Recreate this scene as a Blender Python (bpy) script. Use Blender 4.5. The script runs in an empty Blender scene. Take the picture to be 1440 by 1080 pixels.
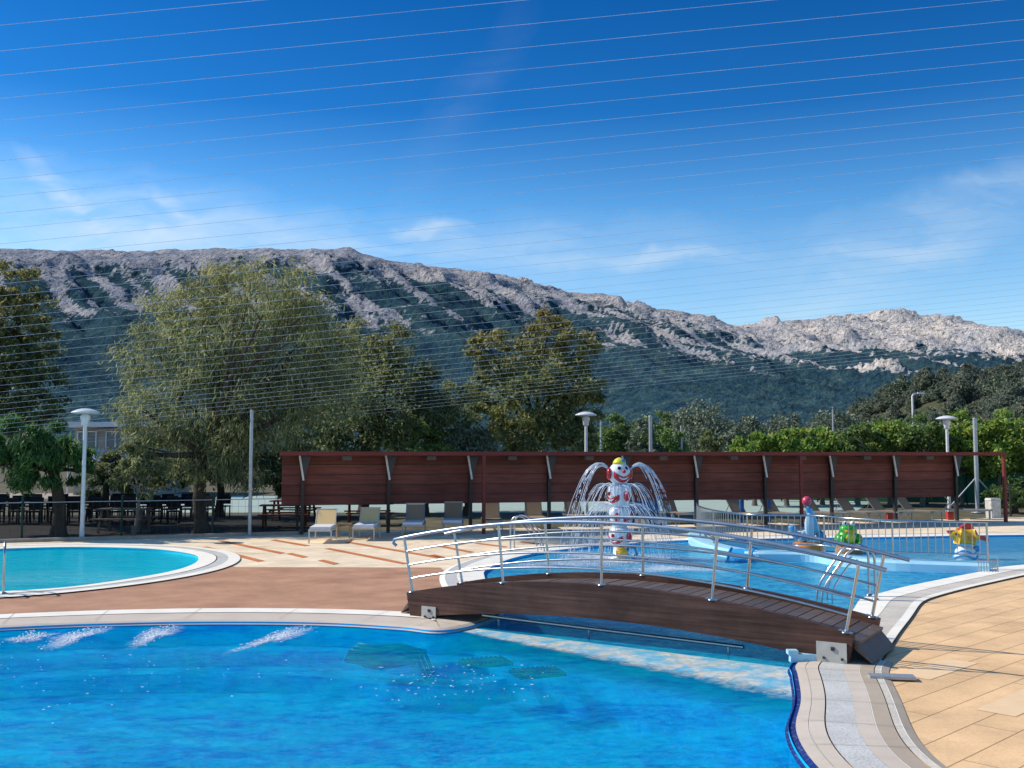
import bpy, math, random
import numpy as np
from mathutils import Vector, Matrix, noise as mnoise

random.seed(7)
RNG = np.random.default_rng(11)
scene = bpy.context.scene
COL = scene.collection
PI = math.pi
R = math.radians

# ------------------------------------------------------------------ camera
CAM_H = 2.5
F = 1400.0
PITCH = math.atan(100 / F)
cam_d = bpy.data.cameras.new('camera')
cam_d.lens = 35.0
cam_d.sensor_width = 36.0
cam_d.clip_start = 0.1
cam_d.clip_end = 9000
cam = bpy.data.objects.new('camera', cam_d)
COL.objects.link(cam)
cam.location = (0, 0, CAM_H)
cam.rotation_euler = (PI / 2 + PITCH, 0, 0)
scene.camera = cam
CP, SP = math.cos(PITCH), math.sin(PITCH)


def ray(px, py):
    u = (px - 720) / F
    v = (540 - py) / F
    return Vector((u, CP - v * SP, SP + v * CP))


def G(px, py, z=0.0):
    """survey helper: where the sight line meets the level z"""
    d = ray(px, py)
    t = (z - CAM_H) / d.z
    return Vector((d.x * t, d.y * t, z))


def P(px, py, Y):
    """survey helper: point on the sight line at distance Y"""
    d = ray(px, py)
    t = Y / d.y
    return Vector((d.x * t, Y, CAM_H + d.z * t))


# ------------------------------------------------------------------ materials
def nt(name):
    m = bpy.data.materials.new(name)
    m.use_nodes = True
    t = m.node_tree
    for n in list(t.nodes):
        t.nodes.remove(n)
    out = t.nodes.new('ShaderNodeOutputMaterial')
    return m, t, out


def N(t, typ, **kw):
    n = t.nodes.new(typ)
    for k, v in kw.items():
        setattr(n, k, v)
    return n


def ramp(t, fac, stops):
    r = t.nodes.new('ShaderNodeValToRGB')
    e = r.color_ramp.elements
    e[0].position = stops[0][0]
    e[0].color = (*stops[0][1], 1)
    e[1].position = stops[-1][0]
    e[1].color = (*stops[-1][1], 1)
    for p, c in stops[1:-1]:
        x = e.new(p)
        x.color = (*c, 1)
    t.links.new(fac, r.inputs[0])
    return r


def mixc(t, fac, a, b, mode='MIX'):
    m = t.nodes.new('ShaderNodeMix')
    m.data_type = 'RGBA'
    m.blend_type = mode
    for sock, v in ((0, fac), (6, a), (7, b)):
        if isinstance(v, (int, float)):
            m.inputs[sock].default_value = v
        elif isinstance(v, tuple):
            m.inputs[sock].default_value = (*v, 1)
        else:
            t.links.new(v, m.inputs[sock])
    return m.outputs[2]


def noise_node(t, scale, detail=4, rough=0.55, vec=None, dist=0.0):
    n = t.nodes.new('ShaderNodeTexNoise')
    n.inputs['Scale'].default_value = scale
    n.inputs['Detail'].default_value = detail
    n.inputs['Roughness'].default_value = rough
    n.inputs['Distortion'].default_value = dist
    if vec is not None:
        t.links.new(vec, n.inputs['Vector'])
    return n


def mapped(t, scale=(1, 1, 1), rot=(0, 0, 0), loc=(0, 0, 0), kind='Object'):
    tc = t.nodes.new('ShaderNodeTexCoord')
    mp = t.nodes.new('ShaderNodeMapping')
    mp.inputs['Scale'].default_value = scale
    mp.inputs['Rotation'].default_value = rot
    mp.inputs['Location'].default_value = loc
    t.links.new(tc.outputs[kind], mp.inputs[0])
    return mp.outputs[0]


def bump(t, h, strength=0.3, dist=0.02):
    b = t.nodes.new('ShaderNodeBump')
    b.inputs['Strength'].default_value = strength
    b.inputs['Distance'].default_value = dist
    t.links.new(h, b.inputs['Height'])
    return b.outputs[0]


def simple(name, c1, c2=None, rough=0.6, metal=0.0, scale=6.0, bmp=0.15, bdist=0.01, stretch=(1, 1, 1), coat=0.0, detail=5):
    m, t, out = nt(name)
    p = N(t, 'ShaderNodeBsdfPrincipled')
    p.inputs['Roughness'].default_value = rough
    p.inputs['Metallic'].default_value = metal
    if metal < .2 and rough > .45:
        p.inputs['Specular IOR Level'].default_value = 0.15
    if coat:
        p.inputs['Coat Weight'].default_value = coat
    if c2 is None:
        c2 = tuple(x * 0.75 for x in c1)
    v = mapped(t, stretch)
    n = noise_node(t, scale, detail, 0.6, v)
    r = ramp(t, n.outputs[0], [(0.3, c2), (0.7, c1)])
    t.links.new(r.outputs[0], p.inputs['Base Color'])
    if bmp:
        n2 = noise_node(t, scale * 5, 3, 0.6, v)
        t.links.new(bump(t, n2.outputs[0], bmp, bdist), p.inputs['Normal'])
    t.links.new(p.outputs[0], out.inputs[0])
    return m


def tile_mat(name, c1, c2, mortar, w, h, rot, msize=0.006, rough=0.65, offset=0.5, stain=0.25):
    m, t, out = nt(name)
    p = N(t, 'ShaderNodeBsdfPrincipled')
    p.inputs['Roughness'].default_value = rough
    p.inputs['Specular IOR Level'].default_value = 0.12
    v = mapped(t, (1, 1, 1), (0, 0, rot))
    b = N(t, 'ShaderNodeTexBrick')
    b.offset = offset
    b.inputs['Scale'].default_value = 1.0
    b.inputs['Color1'].default_value = (*c1, 1)
    b.inputs['Color2'].default_value = (*c2, 1)
    b.inputs['Mortar'].default_value = (*mortar, 1)
    b.inputs['Mortar Size'].default_value = msize
    b.inputs['Mortar Smooth'].default_value = 0.1
    b.inputs['Bias'].default_value = -0.2
    b.inputs['Brick Width'].default_value = w
    b.inputs['Row Height'].default_value = h
    t.links.new(v, b.inputs['Vector'])
    n = noise_node(t, 1.3, 6, 0.62, v)
    n2 = noise_node(t, 28, 4, 0.7, v)
    r = ramp(t, n.outputs[0], [(0.3, (1.03 - stain,) * 3), (0.68, (1.08,) * 3)])
    r2 = ramp(t, n2.outputs[0], [(0.3, (0.88,) * 3), (0.7, (1.06,) * 3)])
    c = mixc(t, 1.0, b.outputs[0], r.outputs[0], 'MULTIPLY')
    c = mixc(t, 1.0, c, r2.outputs[0], 'MULTIPLY')
    n4 = noise_node(t, .55, 7, .72, v, 1.0)
    r4 = ramp(t, n4.outputs[0], [(.56, (1, 1, 1)), (.66, (.84, .83, .82))])
    c = mixc(t, 1.0, c, r4.outputs[0], 'MULTIPLY')
    t.links.new(c, p.inputs['Base Color'])
    inv = N(t, 'ShaderNodeMath', operation='SUBTRACT')
    inv.inputs[0].default_value = 1
    t.links.new(b.outputs['Fac'], inv.inputs[1])
    ad = N(t, 'ShaderNodeMath', operation='MULTIPLY_ADD')
    t.links.new(n2.outputs[0], ad.inputs[0])
    ad.inputs[1].default_value = 0.25
    t.links.new(inv.outputs[0], ad.inputs[2])
    t.links.new(bump(t, ad.outputs[0], 0.5, 0.006), p.inputs['Normal'])
    t.links.new(p.outputs[0], out.inputs[0])
    return m


def leaf_mat(name, dark, mid, light, trans=0.3, tip=None, tipz=(0, 1)):
    m, t, out = nt(name)
    geo = N(t, 'ShaderNodeNewGeometry')
    v = mapped(t)
    n = noise_node(t, 0.9, 3, 0.6, v)
    ad = N(t, 'ShaderNodeMath', operation='MULTIPLY_ADD')
    t.links.new(geo.outputs['Random Per Island'], ad.inputs[0])
    ad.inputs[1].default_value = 0.55
    sc = N(t, 'ShaderNodeMath', operation='MULTIPLY_ADD')
    t.links.new(n.outputs[0], sc.inputs[0])
    sc.inputs[1].default_value = 1.3
    sc.inputs[2].default_value = -0.42
    t.links.new(sc.outputs[0], ad.inputs[2])
    r = ramp(t, ad.outputs[0], [(0.1, dark), (0.5, mid), (0.92, light)])
    c = r.outputs[0]
    if tip:
        sx = N(t, 'ShaderNodeSeparateXYZ')
        t.links.new(geo.outputs['Position'], sx.inputs[0])
        mr = N(t, 'ShaderNodeMapRange')
        mr.inputs[1].default_value = tipz[0]
        mr.inputs[2].default_value = tipz[1]
        t.links.new(sx.outputs[2], mr.inputs[0])
        ml = N(t, 'ShaderNodeMath', operation='MULTIPLY')
        t.links.new(mr.outputs[0], ml.inputs[0])
        t.links.new(geo.outputs['Random Per Island'], ml.inputs[1])
        c = mixc(t, ml.outputs[0], c, tip)
    d = N(t, 'ShaderNodeBsdfPrincipled')
    d.inputs['Roughness'].default_value = 0.55
    d.inputs['Specular IOR Level'].default_value = 0.3
    tr = N(t, 'ShaderNodeBsdfTranslucent')
    t.links.new(c, d.inputs['Base Color'])
    t.links.new(c, tr.inputs[0])
    mx = N(t, 'ShaderNodeMixShader')
    mx.inputs[0].default_value = trans
    t.links.new(d.outputs[0], mx.inputs[1])
    t.links.new(tr.outputs[0], mx.inputs[2])
    t.links.new(mx.outputs[0], out.inputs[0])
    return m


def water_mat(name, tint, body_a, body_b, body_w, wscale, stretch, bstr, ior=1.2, bdist=0.06, rough=0.03):
    """tinted water: part clear, part scattering blue body that varies with the swell; sky mirrored by fresnel"""
    m, t, out = nt(name)
    v = mapped(t, stretch)
    n1 = noise_node(t, wscale, 5, 0.62, v, 1.4)
    n2 = noise_node(t, wscale * 0.2, 3, 0.5, v, 1.0)
    n3 = noise_node(t, wscale * 4.0, 3, 0.6, v, 0.6)
    s = N(t, 'ShaderNodeMath', operation='MULTIPLY_ADD')
    t.links.new(n2.outputs[0], s.inputs[0])
    s.inputs[1].default_value = 0.5
    s.inputs[2].default_value = -0.40
    s2 = N(t, 'ShaderNodeMath', operation='MULTIPLY_ADD')
    t.links.new(n1.outputs[0], s2.inputs[0])
    s2.inputs[1].default_value = 1.0
    s0 = N(t, 'ShaderNodeMath', operation='MULTIPLY_ADD')
    t.links.new(n3.outputs[0], s0.inputs[0])
    s0.inputs[1].default_value = 0.34
    t.links.new(s.outputs[0], s0.inputs[2])
    t.links.new(s0.outputs[0], s2.inputs[2])
    r = ramp(t, s2.outputs[0], [(0.33, body_a), (0.50, tuple(x * .5 + y * .5 for x, y in zip(body_a, body_b))), (0.66, body_b)])
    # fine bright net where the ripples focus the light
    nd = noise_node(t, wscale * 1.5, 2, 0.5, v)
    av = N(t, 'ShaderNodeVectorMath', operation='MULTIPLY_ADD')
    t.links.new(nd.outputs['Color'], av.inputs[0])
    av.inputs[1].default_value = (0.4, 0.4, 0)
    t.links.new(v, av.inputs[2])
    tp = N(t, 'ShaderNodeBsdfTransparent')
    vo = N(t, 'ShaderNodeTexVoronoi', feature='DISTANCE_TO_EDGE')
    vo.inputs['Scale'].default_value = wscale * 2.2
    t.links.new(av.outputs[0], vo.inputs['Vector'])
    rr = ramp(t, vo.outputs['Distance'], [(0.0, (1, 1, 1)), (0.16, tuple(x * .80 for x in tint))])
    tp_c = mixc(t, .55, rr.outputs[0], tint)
    rz_ = ramp(t, s2.outputs[0], [(0.36, (.66, .76, .88)), (0.50, (.92, .95, .98)), (0.64, (1, 1, 1))])  # caustic-like light and dark of the ripples put into the tint
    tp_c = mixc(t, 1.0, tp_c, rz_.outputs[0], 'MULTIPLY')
    t.links.new(tp_c, tp.inputs[0])
    df = N(t, 'ShaderNodeBsdfDiffuse')
    t.links.new(r.outputs[0], df.inputs[0])
    mx = N(t, 'ShaderNodeMixShader')
    mx.inputs[0].default_value = body_w
    t.links.new(tp.outputs[0], mx.inputs[1])
    t.links.new(df.outputs[0], mx.inputs[2])
    gl = N(t, 'ShaderNodeBsdfGlossy')
    gl.inputs['Roughness'].default_value = rough
    hh = N(t, 'ShaderNodeMath', operation='MULTIPLY_ADD')
    t.links.new(n3.outputs[0], hh.inputs[0])
    hh.inputs[1].default_value = 0.6
    t.links.new(n1.outputs[0], hh.inputs[2])
    bn = bump(t, hh.outputs[0], bstr, bdist)
    t.links.new(bn, gl.inputs['Normal'])
    fr = N(t, 'ShaderNodeFresnel')
    fr.inputs[0].default_value = ior
    t.links.new(bn, fr.inputs['Normal'])
    m2 = N(t, 'ShaderNodeMixShader')
    t.links.new(fr.outputs[0], m2.inputs[0])
    t.links.new(mx.outputs[0], m2.inputs[1])
    t.links.new(gl.outputs[0], m2.inputs[2])
    t.links.new(m2.outputs[0], out.inputs[0])
    return m


M = {}
M['cream'] = tile_mat('cream_paving', (.96, .78, .54), (.92, .72, .49), (.72, .56, .4), 0.6, 0.3, R(-53), 0.005)
M['brown'] = tile_mat('brown_paving', (.56, .305, .185), (.50, .265, .16), (.56, .35, .22), 1.2, 0.45, R(-38), 0.004, stain=0.3)
M['sand'] = tile_mat('sand_paving', (.92, .595, .31), (.83, .53, .27), (.42, .26, .13), 3.2, 0.40, R(-43), 0.007, offset=0.37)
M['terracotta'] = tile_mat('terracotta_paving', (.70, .24, .09), (.62, .20, .075), (.4, .17, .08), 0.6, 0.3, R(-53), 0.005)
M['ground'] = simple('dry_earth', (.17, .14, .09), (.07, .07, .035), 0.95, 0, 0.8, 0.4, 0.05)
M['hill_ground'] = simple('hill_scrub', (.085, .085, .045), (.04, .05, .025), 0.95, 0, 0.3, 0.5, 0.3)
M['soil'] = simple('shaded_soil', (.032, .028, .023), (.016, .014, .012), 0.95, 0, 1.5, 0.4, 0.03)  # colour darkened to deepen the shade behind the left fence
M['court'] = simple('pale_court', (.40, .48, .41), (.33, .41, .35), 0.8, 0, 0.7, 0.1)
M['kerb'] = simple('kerb_stone', (.42, .36, .29), (.3, .26, .21), 0.8, 0, 4, 0.3)
M['coping_w'] = simple('white_coping', (.96, .90, .77), (.84, .77, .64), 0.6, 0, 2.2, 0.2)
M['coping_b'] = simple('beige_coping', (.66, .56, .45), (.57, .48, .38), 0.6, 0, 2.0, 0.25)
M['coping_d'] = simple('beige_coping_deep', (.50, .41, .30), (.43, .34, .25), 0.6, 0, 2.0, 0.25)
M['pale_tile'] = simple('pale_paving', (.88, .62, .36), (.80, .55, .31), 0.7, 0, 3, 0.2)
M['navy'] = simple('navy_gel', (.004, .02, .16), (.003, .014, .11), 0.4, 0, 4, 0.05)
M['pale_frame'] = simple('pale_frame', (.62, .57, .49), (.52, .47, .40), 0.5, 0, 6, 0.1)
M['joint'] = simple('dark_joint', (.09, .08, .07), None, 0.9)
M['blue_edge'] = tile_mat('dark_blue_edge_tile', (.012, .03, .17), (.016, .04, .22), (.10, .13, .2), 0.12, 0.12, 0, 0.004, rough=0.25)
M['floor_deep'] = tile_mat('deep_pool_tile', (.004, .52, .98), (.004, .48, .97), (.01, .50, .95), 0.3, 0.3, R(20), 0.008, rough=0.5, offset=0, stain=0.22)
M['floor_mid'] = tile_mat('children_pool_tile', (.045, .42, .66), (.05, .45, .70), (.09, .48, .70), 0.3, 0.3, R(20), 0.008, rough=0.5, offset=0, stain=0.15)
M['floor_left'] = tile_mat('far_pool_tile', (.01, .64, .80), (.015, .68, .82), (.05, .7, .84), 0.3, 0.3, R(20), 0.008, rough=0.5, offset=0, stain=0.12)
M['cyan_paint'] = simple('pale_blue_paint', (.42, .72, .84), (.36, .66, .80), 0.4, 0, 2, 0.05)
M['mid_blue'] = simple('pool_blue_gel', (.03, .33, .66), (.02, .28, .6), 0.3, 0, 2, 0.05)
M['steel'] = simple('brushed_steel', (.52, .53, .54), (.42, .43, .44), 0.28, 1.0, 9, 0.03)
M['steel_rail'] = simple('satin_rail', (.38, .43, .50), (.32, .37, .44), 0.36, 0.85, 9, 0.03)
M['galv'] = simple('galvanised_steel', (.46, .48, .50), (.36, .38, .40), 0.5, 0.6, 8, 0.1)
M['plate'] = simple('bracket_plate', (.52, .50, .46), (.42, .40, .37), 0.55, 0.3, 7, 0.1)
M['bridge'] = simple('stained_timber', (.095, .045, .032), (.036, .018, .014), 0.55, 0, 1.6, 0.4, 0.004, (1, 1, 6))
M['lamp_white'] = simple('lamp_enamel', (.72, .73, .74), (.62, .63, .64), 0.4, 0, 6, 0.05)
M['shed_wood'] = simple('red_brown_boards', (.25, .068, .054), (.11, .030, .025), 0.6, 0, 1.1, 0.4, 0.006, (.5, .5, 7))
M['shed_red'] = simple('red_brown_fascia', (.21, .05, .043), (.16, .037, .032), 0.5, 0, 3, 0.2, 0.005, (.5, .5, 5))
M['shed_dark'] = simple('dark_metal_post', (.035, .03, .03), (.02, .018, .018), 0.5, 0.2, 6, 0.1)
M['bracket'] = simple('grey_bracket', (.06, .065, .08), (.04, .045, .055), 0.5, 0.2, 6, 0.1)
M['bracket_edge'] = simple('pale_bracket_edge', (.70, .72, .74), None, 0.4, 0.1, 6, 0.1)
M['greybox'] = simple('grey_lamp_box', (.16, .16, .17), None, 0.5, 0, 6, 0.1)
M['sling'] = simple('taupe_sling', (.35, .25, .165), (.28, .20, .13), 0.8, 0, 60, 0.3, 0.002)
M['sling_tan'] = simple('tan_sling', (.86, .60, .28), (.78, .52, .24), 0.8, 0, 60, 0.3, 0.002)
M['mattress'] = simple('white_mattress', (.74, .73, .72), (.66, .65, .65), 0.8, 0, 10, 0.3)
M['alu'] = simple('grey_aluminium', (.30, .31, .32), (.24, .25, .26), 0.4, 0.7, 9, 0.05)
M['darkfurn'] = simple('dark_furniture', (.016, .016, .017), (.01, .01, .011), 0.5, 0, 9, 0.1)
M['picnic'] = simple('red_wood', (.13, .045, .03), (.09, .03, .02), 0.7, 0, 3, 0.3, 0.004, (1, 6, 6))
M['greypicnic'] = simple('weathered_wood', (.16, .13, .11), (.10, .085, .07), 0.8, 0, 3, 0.3, 0.004, (1, 6, 6))
M['woodtop'] = simple('pale_wood', (.45, .33, .2), (.35, .25, .15), 0.7, 0, 5, 0.2)
M['greenpost'] = simple('green_post', (.015, .05, .04), (.01, .035, .03), 0.5, 0, 5, 0.1)
M['greenscreen'] = simple('green_windscreen', (.035, .13, .075), (.025, .10, .06), 0.9, 0, 3, 0.2)
M['bark'] = simple('bark', (.10, .08, .062), (.045, .036, .03), 0.95, 0, 4, 0.9, 0.03, (1, 1, .35))
M['bark_pale'] = simple('pale_bark', (.2, .18, .15), (.10, .09, .075), 0.95, 0, 4, 0.8, 0.03, (1, 1, .35))
M['white_gloss'] = simple('white_fibreglass', (.82, .83, .84), (.74, .75, .77), 0.25, 0, 4, 0.05, coat=0.3)
M['pale_blue_gloss'] = simple('pale_blue_fibreglass', (.50, .66, .76), (.42, .60, .72), 0.25, 0, 4, 0.05, coat=0.3)
M['red_gloss'] = simple('red_fibreglass', (.55, .016, .028), (.45, .012, .02), 0.25, 0, 4, 0.05, coat=0.3)
M['pink_gloss'] = simple('pink_red_fibreglass', (.66, .05, .10), (.55, .035, .075), 0.3, 0, 4, 0.05, coat=0.3)
M['yellow_gloss'] = simple('yellow_fibreglass', (.85, .50, .02), (.75, .40, .015), 0.25, 0, 4, 0.05, coat=0.3)
M['orange_gloss'] = simple('orange_fibreglass', (.75, .28, .04), (.65, .22, .03), 0.3, 0, 4, 0.05, coat=0.3)
M['lemon_gloss'] = simple('lemon_fibreglass', (.80, .75, .04), (.7, .65, .03), 0.3, 0, 4, 0.05, coat=0.3)
M['green_gloss'] = simple('green_fibreglass', (.05, .42, .035), (.03, .32, .03), 0.28, 0, 5, 0.05, coat=0.3)
M['blue_gloss'] = simple('blue_fibreglass', (.04, .25, .55), (.03, .2, .48), 0.28, 0, 5, 0.05, coat=0.3)
M['sky_gloss'] = simple('sky_blue_fibreglass', (.10, .40, .68), (.08, .34, .62), 0.28, 0, 5, 0.05, coat=0.3)
M['black_gloss'] = simple('black_paint', (.012, .012, .014), None, 0.3, 0, 5, 0.02)
M['rock_orange'] = simple('brown_rock', (.42, .22, .11), (.3, .14, .07), 0.7, 0, 7, 0.5, 0.02)
M['house_wall'] = simple('house_render', (.38, .35, .30), (.3, .28, .24), 0.8, 0, 1.5, 0.2)
M['house_roof'] = simple('white_slab', (.72, .74, .78), (.62, .64, .69), 0.7, 0, 2, 0.1)
M['awning'] = simple('pale_blue_awning', (.52, .60, .78), (.44, .52, .70), 0.7, 0, 3, 0.2)
M['glass_blue'] = simple('dark_blue_glass', (.05, .14, .2), (.03, .09, .14), 0.1, 0, 2, 0.02)
M['redbox'] = simple('red_plastic', (.5, .05, .035), None, 0.4, 0, 5, 0.05)
M['whitebox'] = simple('white_cabinet', (.7, .68, .63), (.42, .40, .36), 0.6, 0, 9, 0.1)
M['bluetarp'] = simple('blue_tarpaulin', (.03, .13, .42), (.02, .10, .34), 0.5, 0, 4, 0.4)


def wire_mat():
    m, t, out = nt('pale_wire')
    n = noise_node(t, 2, 3, .5, mapped(t))
    r = ramp(t, n.outputs[0], [(.3, (.55, .64, .74)), (.7, (.70, .78, .86))])
    d = N(t, 'ShaderNodeBsdfDiffuse')
    tr = N(t, 'ShaderNodeBsdfTranslucent')
    t.links.new(r.outputs[0], d.inputs[0])
    t.links.new(r.outputs[0], tr.inputs[0])
    mx = N(t, 'ShaderNodeMixShader')
    mx.inputs[0].default_value = .6
    t.links.new(d.outputs[0], mx.inputs[1])
    t.links.new(tr.outputs[0], mx.inputs[2])
    t.links.new(mx.outputs[0], out.inputs[0])
    return m


M['wire'] = wire_mat()
M['net'] = simple('fence_wire', (.05, .07, .06), None, 0.5, 0.3, 2, 0)


def plank_mat():
    m, t, out = nt('bridge_planks')
    p = N(t, 'ShaderNodeBsdfPrincipled')
    p.inputs['Roughness'].default_value = 0.6
    oi = N(t, 'ShaderNodeNewGeometry')
    v = mapped(t, (2, 14, 2), (0, 0, R(-32)))
    n = noise_node(t, 3, 5, 0.6, v)
    r = ramp(t, n.outputs[0], [(0.3, (.075, .052, .042)), (0.7, (.15, .11, .088))])
    r2 = ramp(t, oi.outputs['Random Per Island'], [(0, (.75,) * 3), (1, (1.2,) * 3)])
    t.links.new(mixc(t, 1.0, r.outputs[0], r2.outputs[0], 'MULTIPLY'), p.inputs['Base Color'])
    t.links.new(bump(t, n.outputs[0], 0.4, 0.005), p.inputs['Normal'])
    t.links.new(p.outputs[0], out.inputs[0])
    return m


M['plank'] = plank_mat()


def girder_mat():
    m, t, out = nt('laminated_timber')
    p = N(t, 'ShaderNodeBsdfPrincipled')
    p.inputs['Roughness'].default_value = 0.6
    p.inputs['Specular IOR Level'].default_value = 0.18
    mp2 = N(t, 'ShaderNodeMapping')
    mp2.inputs['Scale'].default_value = (.45, 9, 15)
    t.links.new(mapped(t, (1, 1, 1), (0, 0, R(32))), mp2.inputs[0])
    v = mp2.outputs[0]
    n = noise_node(t, 1.6, 6, .62, v, .25)
    n2 = noise_node(t, 1.2, 5, .65, mapped(t))
    r = ramp(t, n.outputs[0], [(.32, (.050, .024, .018)), (.55, (.100, .050, .037)), (.75, (.150, .083, .062))])
    r2 = ramp(t, n2.outputs[0], [(.35, (.66,) * 3), (.65, (1.15,) * 3)])
    c = mixc(t, 1.0, r.outputs[0], r2.outputs[0], 'MULTIPLY')
    t.links.new(c, p.inputs['Base Color'])
    t.links.new(bump(t, n.outputs[0], .45, .004), p.inputs['Normal'])
    t.links.new(p.outputs[0], out.inputs[0])
    return m


M['bridge'] = girder_mat()


def board_mat():
    m, t, out = nt('red_brown_boards')
    p = N(t, 'ShaderNodeBsdfPrincipled')
    p.inputs['Roughness'].default_value = 0.6
    p.inputs['Specular IOR Level'].default_value = 0.15
    geo = N(t, 'ShaderNodeNewGeometry')
    v = mapped(t, (.6, .6, 9), (0, 0, R(-16)))
    n = noise_node(t, 1.6, 6, 0.65, v)
    n2 = noise_node(t, .5, 5, 0.6, mapped(t))
    r = ramp(t, n.outputs[0], [(.3, (.125, .042, .035)), (.7, (.235, .083, .066))])
    r2 = ramp(t, n2.outputs[0], [(.35, (.72, .70, .70)), (.65, (1.12, 1.1, 1.1))])
    r3 = ramp(t, geo.outputs['Random Per Island'], [(0, (.72,) * 3), (1, (1.2,) * 3)])
    c = mixc(t, 1.0, r.outputs[0], r2.outputs[0], 'MULTIPLY')
    c = mixc(t, 1.0, c, r3.outputs[0], 'MULTIPLY')
    t.links.new(c, p.inputs['Base Color'])
    t.links.new(bump(t, n.outputs[0], .5, .006), p.inputs['Normal'])
    t.links.new(p.outputs[0], out.inputs[0])
    return m


M['shed_wood'] = board_mat()


def grate_mat(name, c, gap):
    m, t, out = nt(name)
    p = N(t, 'ShaderNodeBsdfPrincipled')
    p.inputs['Roughness'].default_value = 0.6
    p.inputs['Specular IOR Level'].default_value = 0.12
    v = mapped(t)
    n = noise_node(t, 1.7, 5, 0.6, v)
    n2 = noise_node(t, 46, 2, 0.5, v)
    r = ramp(t, n.outputs[0], [(0.3, tuple(x * .78 for x in c)), (0.7, c)])
    r2 = ramp(t, n2.outputs[0], [(0.34, gap), (0.5, (1, 1, 1))])
    t.links.new(mixc(t, 0.45, r.outputs[0], mixc(t, 1.0, r.outputs[0], r2.outputs[0], 'MULTIPLY')), p.inputs['Base Color'])
    t.links.new(bump(t, n2.outputs[0], 0.5, 0.006), p.inputs['Normal'])
    t.links.new(p.outputs[0], out.inputs[0])
    return m


M['grate_b'] = grate_mat('side_grate', (.74, .66, .54), (.5, .5, .5))
M['grate'] = grate_mat('overflow_grate', (.66, .64, .59), (.45, .45, .45))


def pebble_mat():
    m, t, out = nt('pebbled_ledge')
    p = N(t, 'ShaderNodeBsdfPrincipled')
    p.inputs['Roughness'].default_value = 0.5
    v = mapped(t)
    vo = N(t, 'ShaderNodeTexVoronoi')
    vo.inputs['Scale'].default_value = 14
    t.links.new(v, vo.inputs['Vector'])
    n = noise_node(t, 2.6, 6, 0.7, v)
    r = ramp(t, vo.outputs['Color'], [(0.1, (.62, .57, .45)), (0.5, (.80, .76, .66)), (0.75, (.40, .55, .58)), (0.95, (.70, .50, .25))])
    r2 = ramp(t, n.outputs[0], [(0.42, (0, 0, 0)), (0.60, (1, 1, 1))])
    t.links.new(mixc(t, r2.outputs[0], r.outputs[0], (.14, .52, .72)), p.inputs['Base Color'])
    at = N(t, 'ShaderNodeAttribute')
    at.attribute_name = 'fade'
    n5 = noise_node(t, 5.0, 6, .7, v, .8)
    ma = N(t, 'ShaderNodeMath', operation='MULTIPLY_ADD')
    t.links.new(at.outputs['Fac'], ma.inputs[0])
    ma.inputs[1].default_value = 1.5
    t.links.new(n5.outputs[0], ma.inputs[2])
    mr = N(t, 'ShaderNodeMapRange')
    mr.inputs[1].default_value = .62
    mr.inputs[2].default_value = 1.0
    mr.inputs[4].default_value = .88
    t.links.new(ma.outputs[0], mr.inputs[0])
    tp = N(t, 'ShaderNodeBsdfTransparent')
    mx = N(t, 'ShaderNodeMixShader')
    t.links.new(mr.outputs[0], mx.inputs[0])
    t.links.new(tp.outputs[0], mx.inputs[1])
    t.links.new(p.outputs[0], mx.inputs[2])
    t.links.new(mx.outputs[0], out.inputs[0])
    return m


M['pebble'] = pebble_mat()
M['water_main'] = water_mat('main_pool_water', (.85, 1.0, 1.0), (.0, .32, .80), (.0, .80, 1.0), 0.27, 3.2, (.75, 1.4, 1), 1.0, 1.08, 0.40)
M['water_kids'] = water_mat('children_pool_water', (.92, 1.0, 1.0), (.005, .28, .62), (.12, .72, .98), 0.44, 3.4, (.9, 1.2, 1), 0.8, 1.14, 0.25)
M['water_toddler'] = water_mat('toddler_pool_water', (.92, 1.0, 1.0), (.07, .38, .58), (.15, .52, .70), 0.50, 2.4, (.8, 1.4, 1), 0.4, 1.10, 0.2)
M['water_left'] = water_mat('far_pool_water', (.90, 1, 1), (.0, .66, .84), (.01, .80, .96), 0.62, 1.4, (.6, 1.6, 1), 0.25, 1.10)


def spray_mat():
    m, t, out = nt('falling_water')
    p = N(t, 'ShaderNodeBsdfPrincipled')
    p.inputs['Base Color'].default_value = (.80, .86, .93, 1)
    p.inputs['Roughness'].default_value = 0.2
    p.inputs['Specular IOR Level'].default_value = 0.7
    n = noise_node(t, 9, 4, 0.6, mapped(t))
    r = ramp(t, n.outputs[0], [(.35, (.60, .70, .82)), (.65, (.88, .92, .97))])
    t.links.new(r.outputs[0], p.inputs['Base Color'])
    tp = N(t, 'ShaderNodeBsdfTransparent')
    mx = N(t, 'ShaderNodeMixShader')
    mx.inputs[0].default_value = 0.52
    t.links.new(tp.outputs[0], mx.inputs[1])
    t.links.new(p.outputs[0], mx.inputs[2])
    t.links.new(mx.outputs[0], out.inputs[0])
    return m


M['spray'] = spray_mat()
M['foam'] = simple('sparkle_white', (.88, .92, .94), (.76, .86, .91), 0.6, 0, 12, 0.5)  # white of the flecks that imitate sun sparkle


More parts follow.
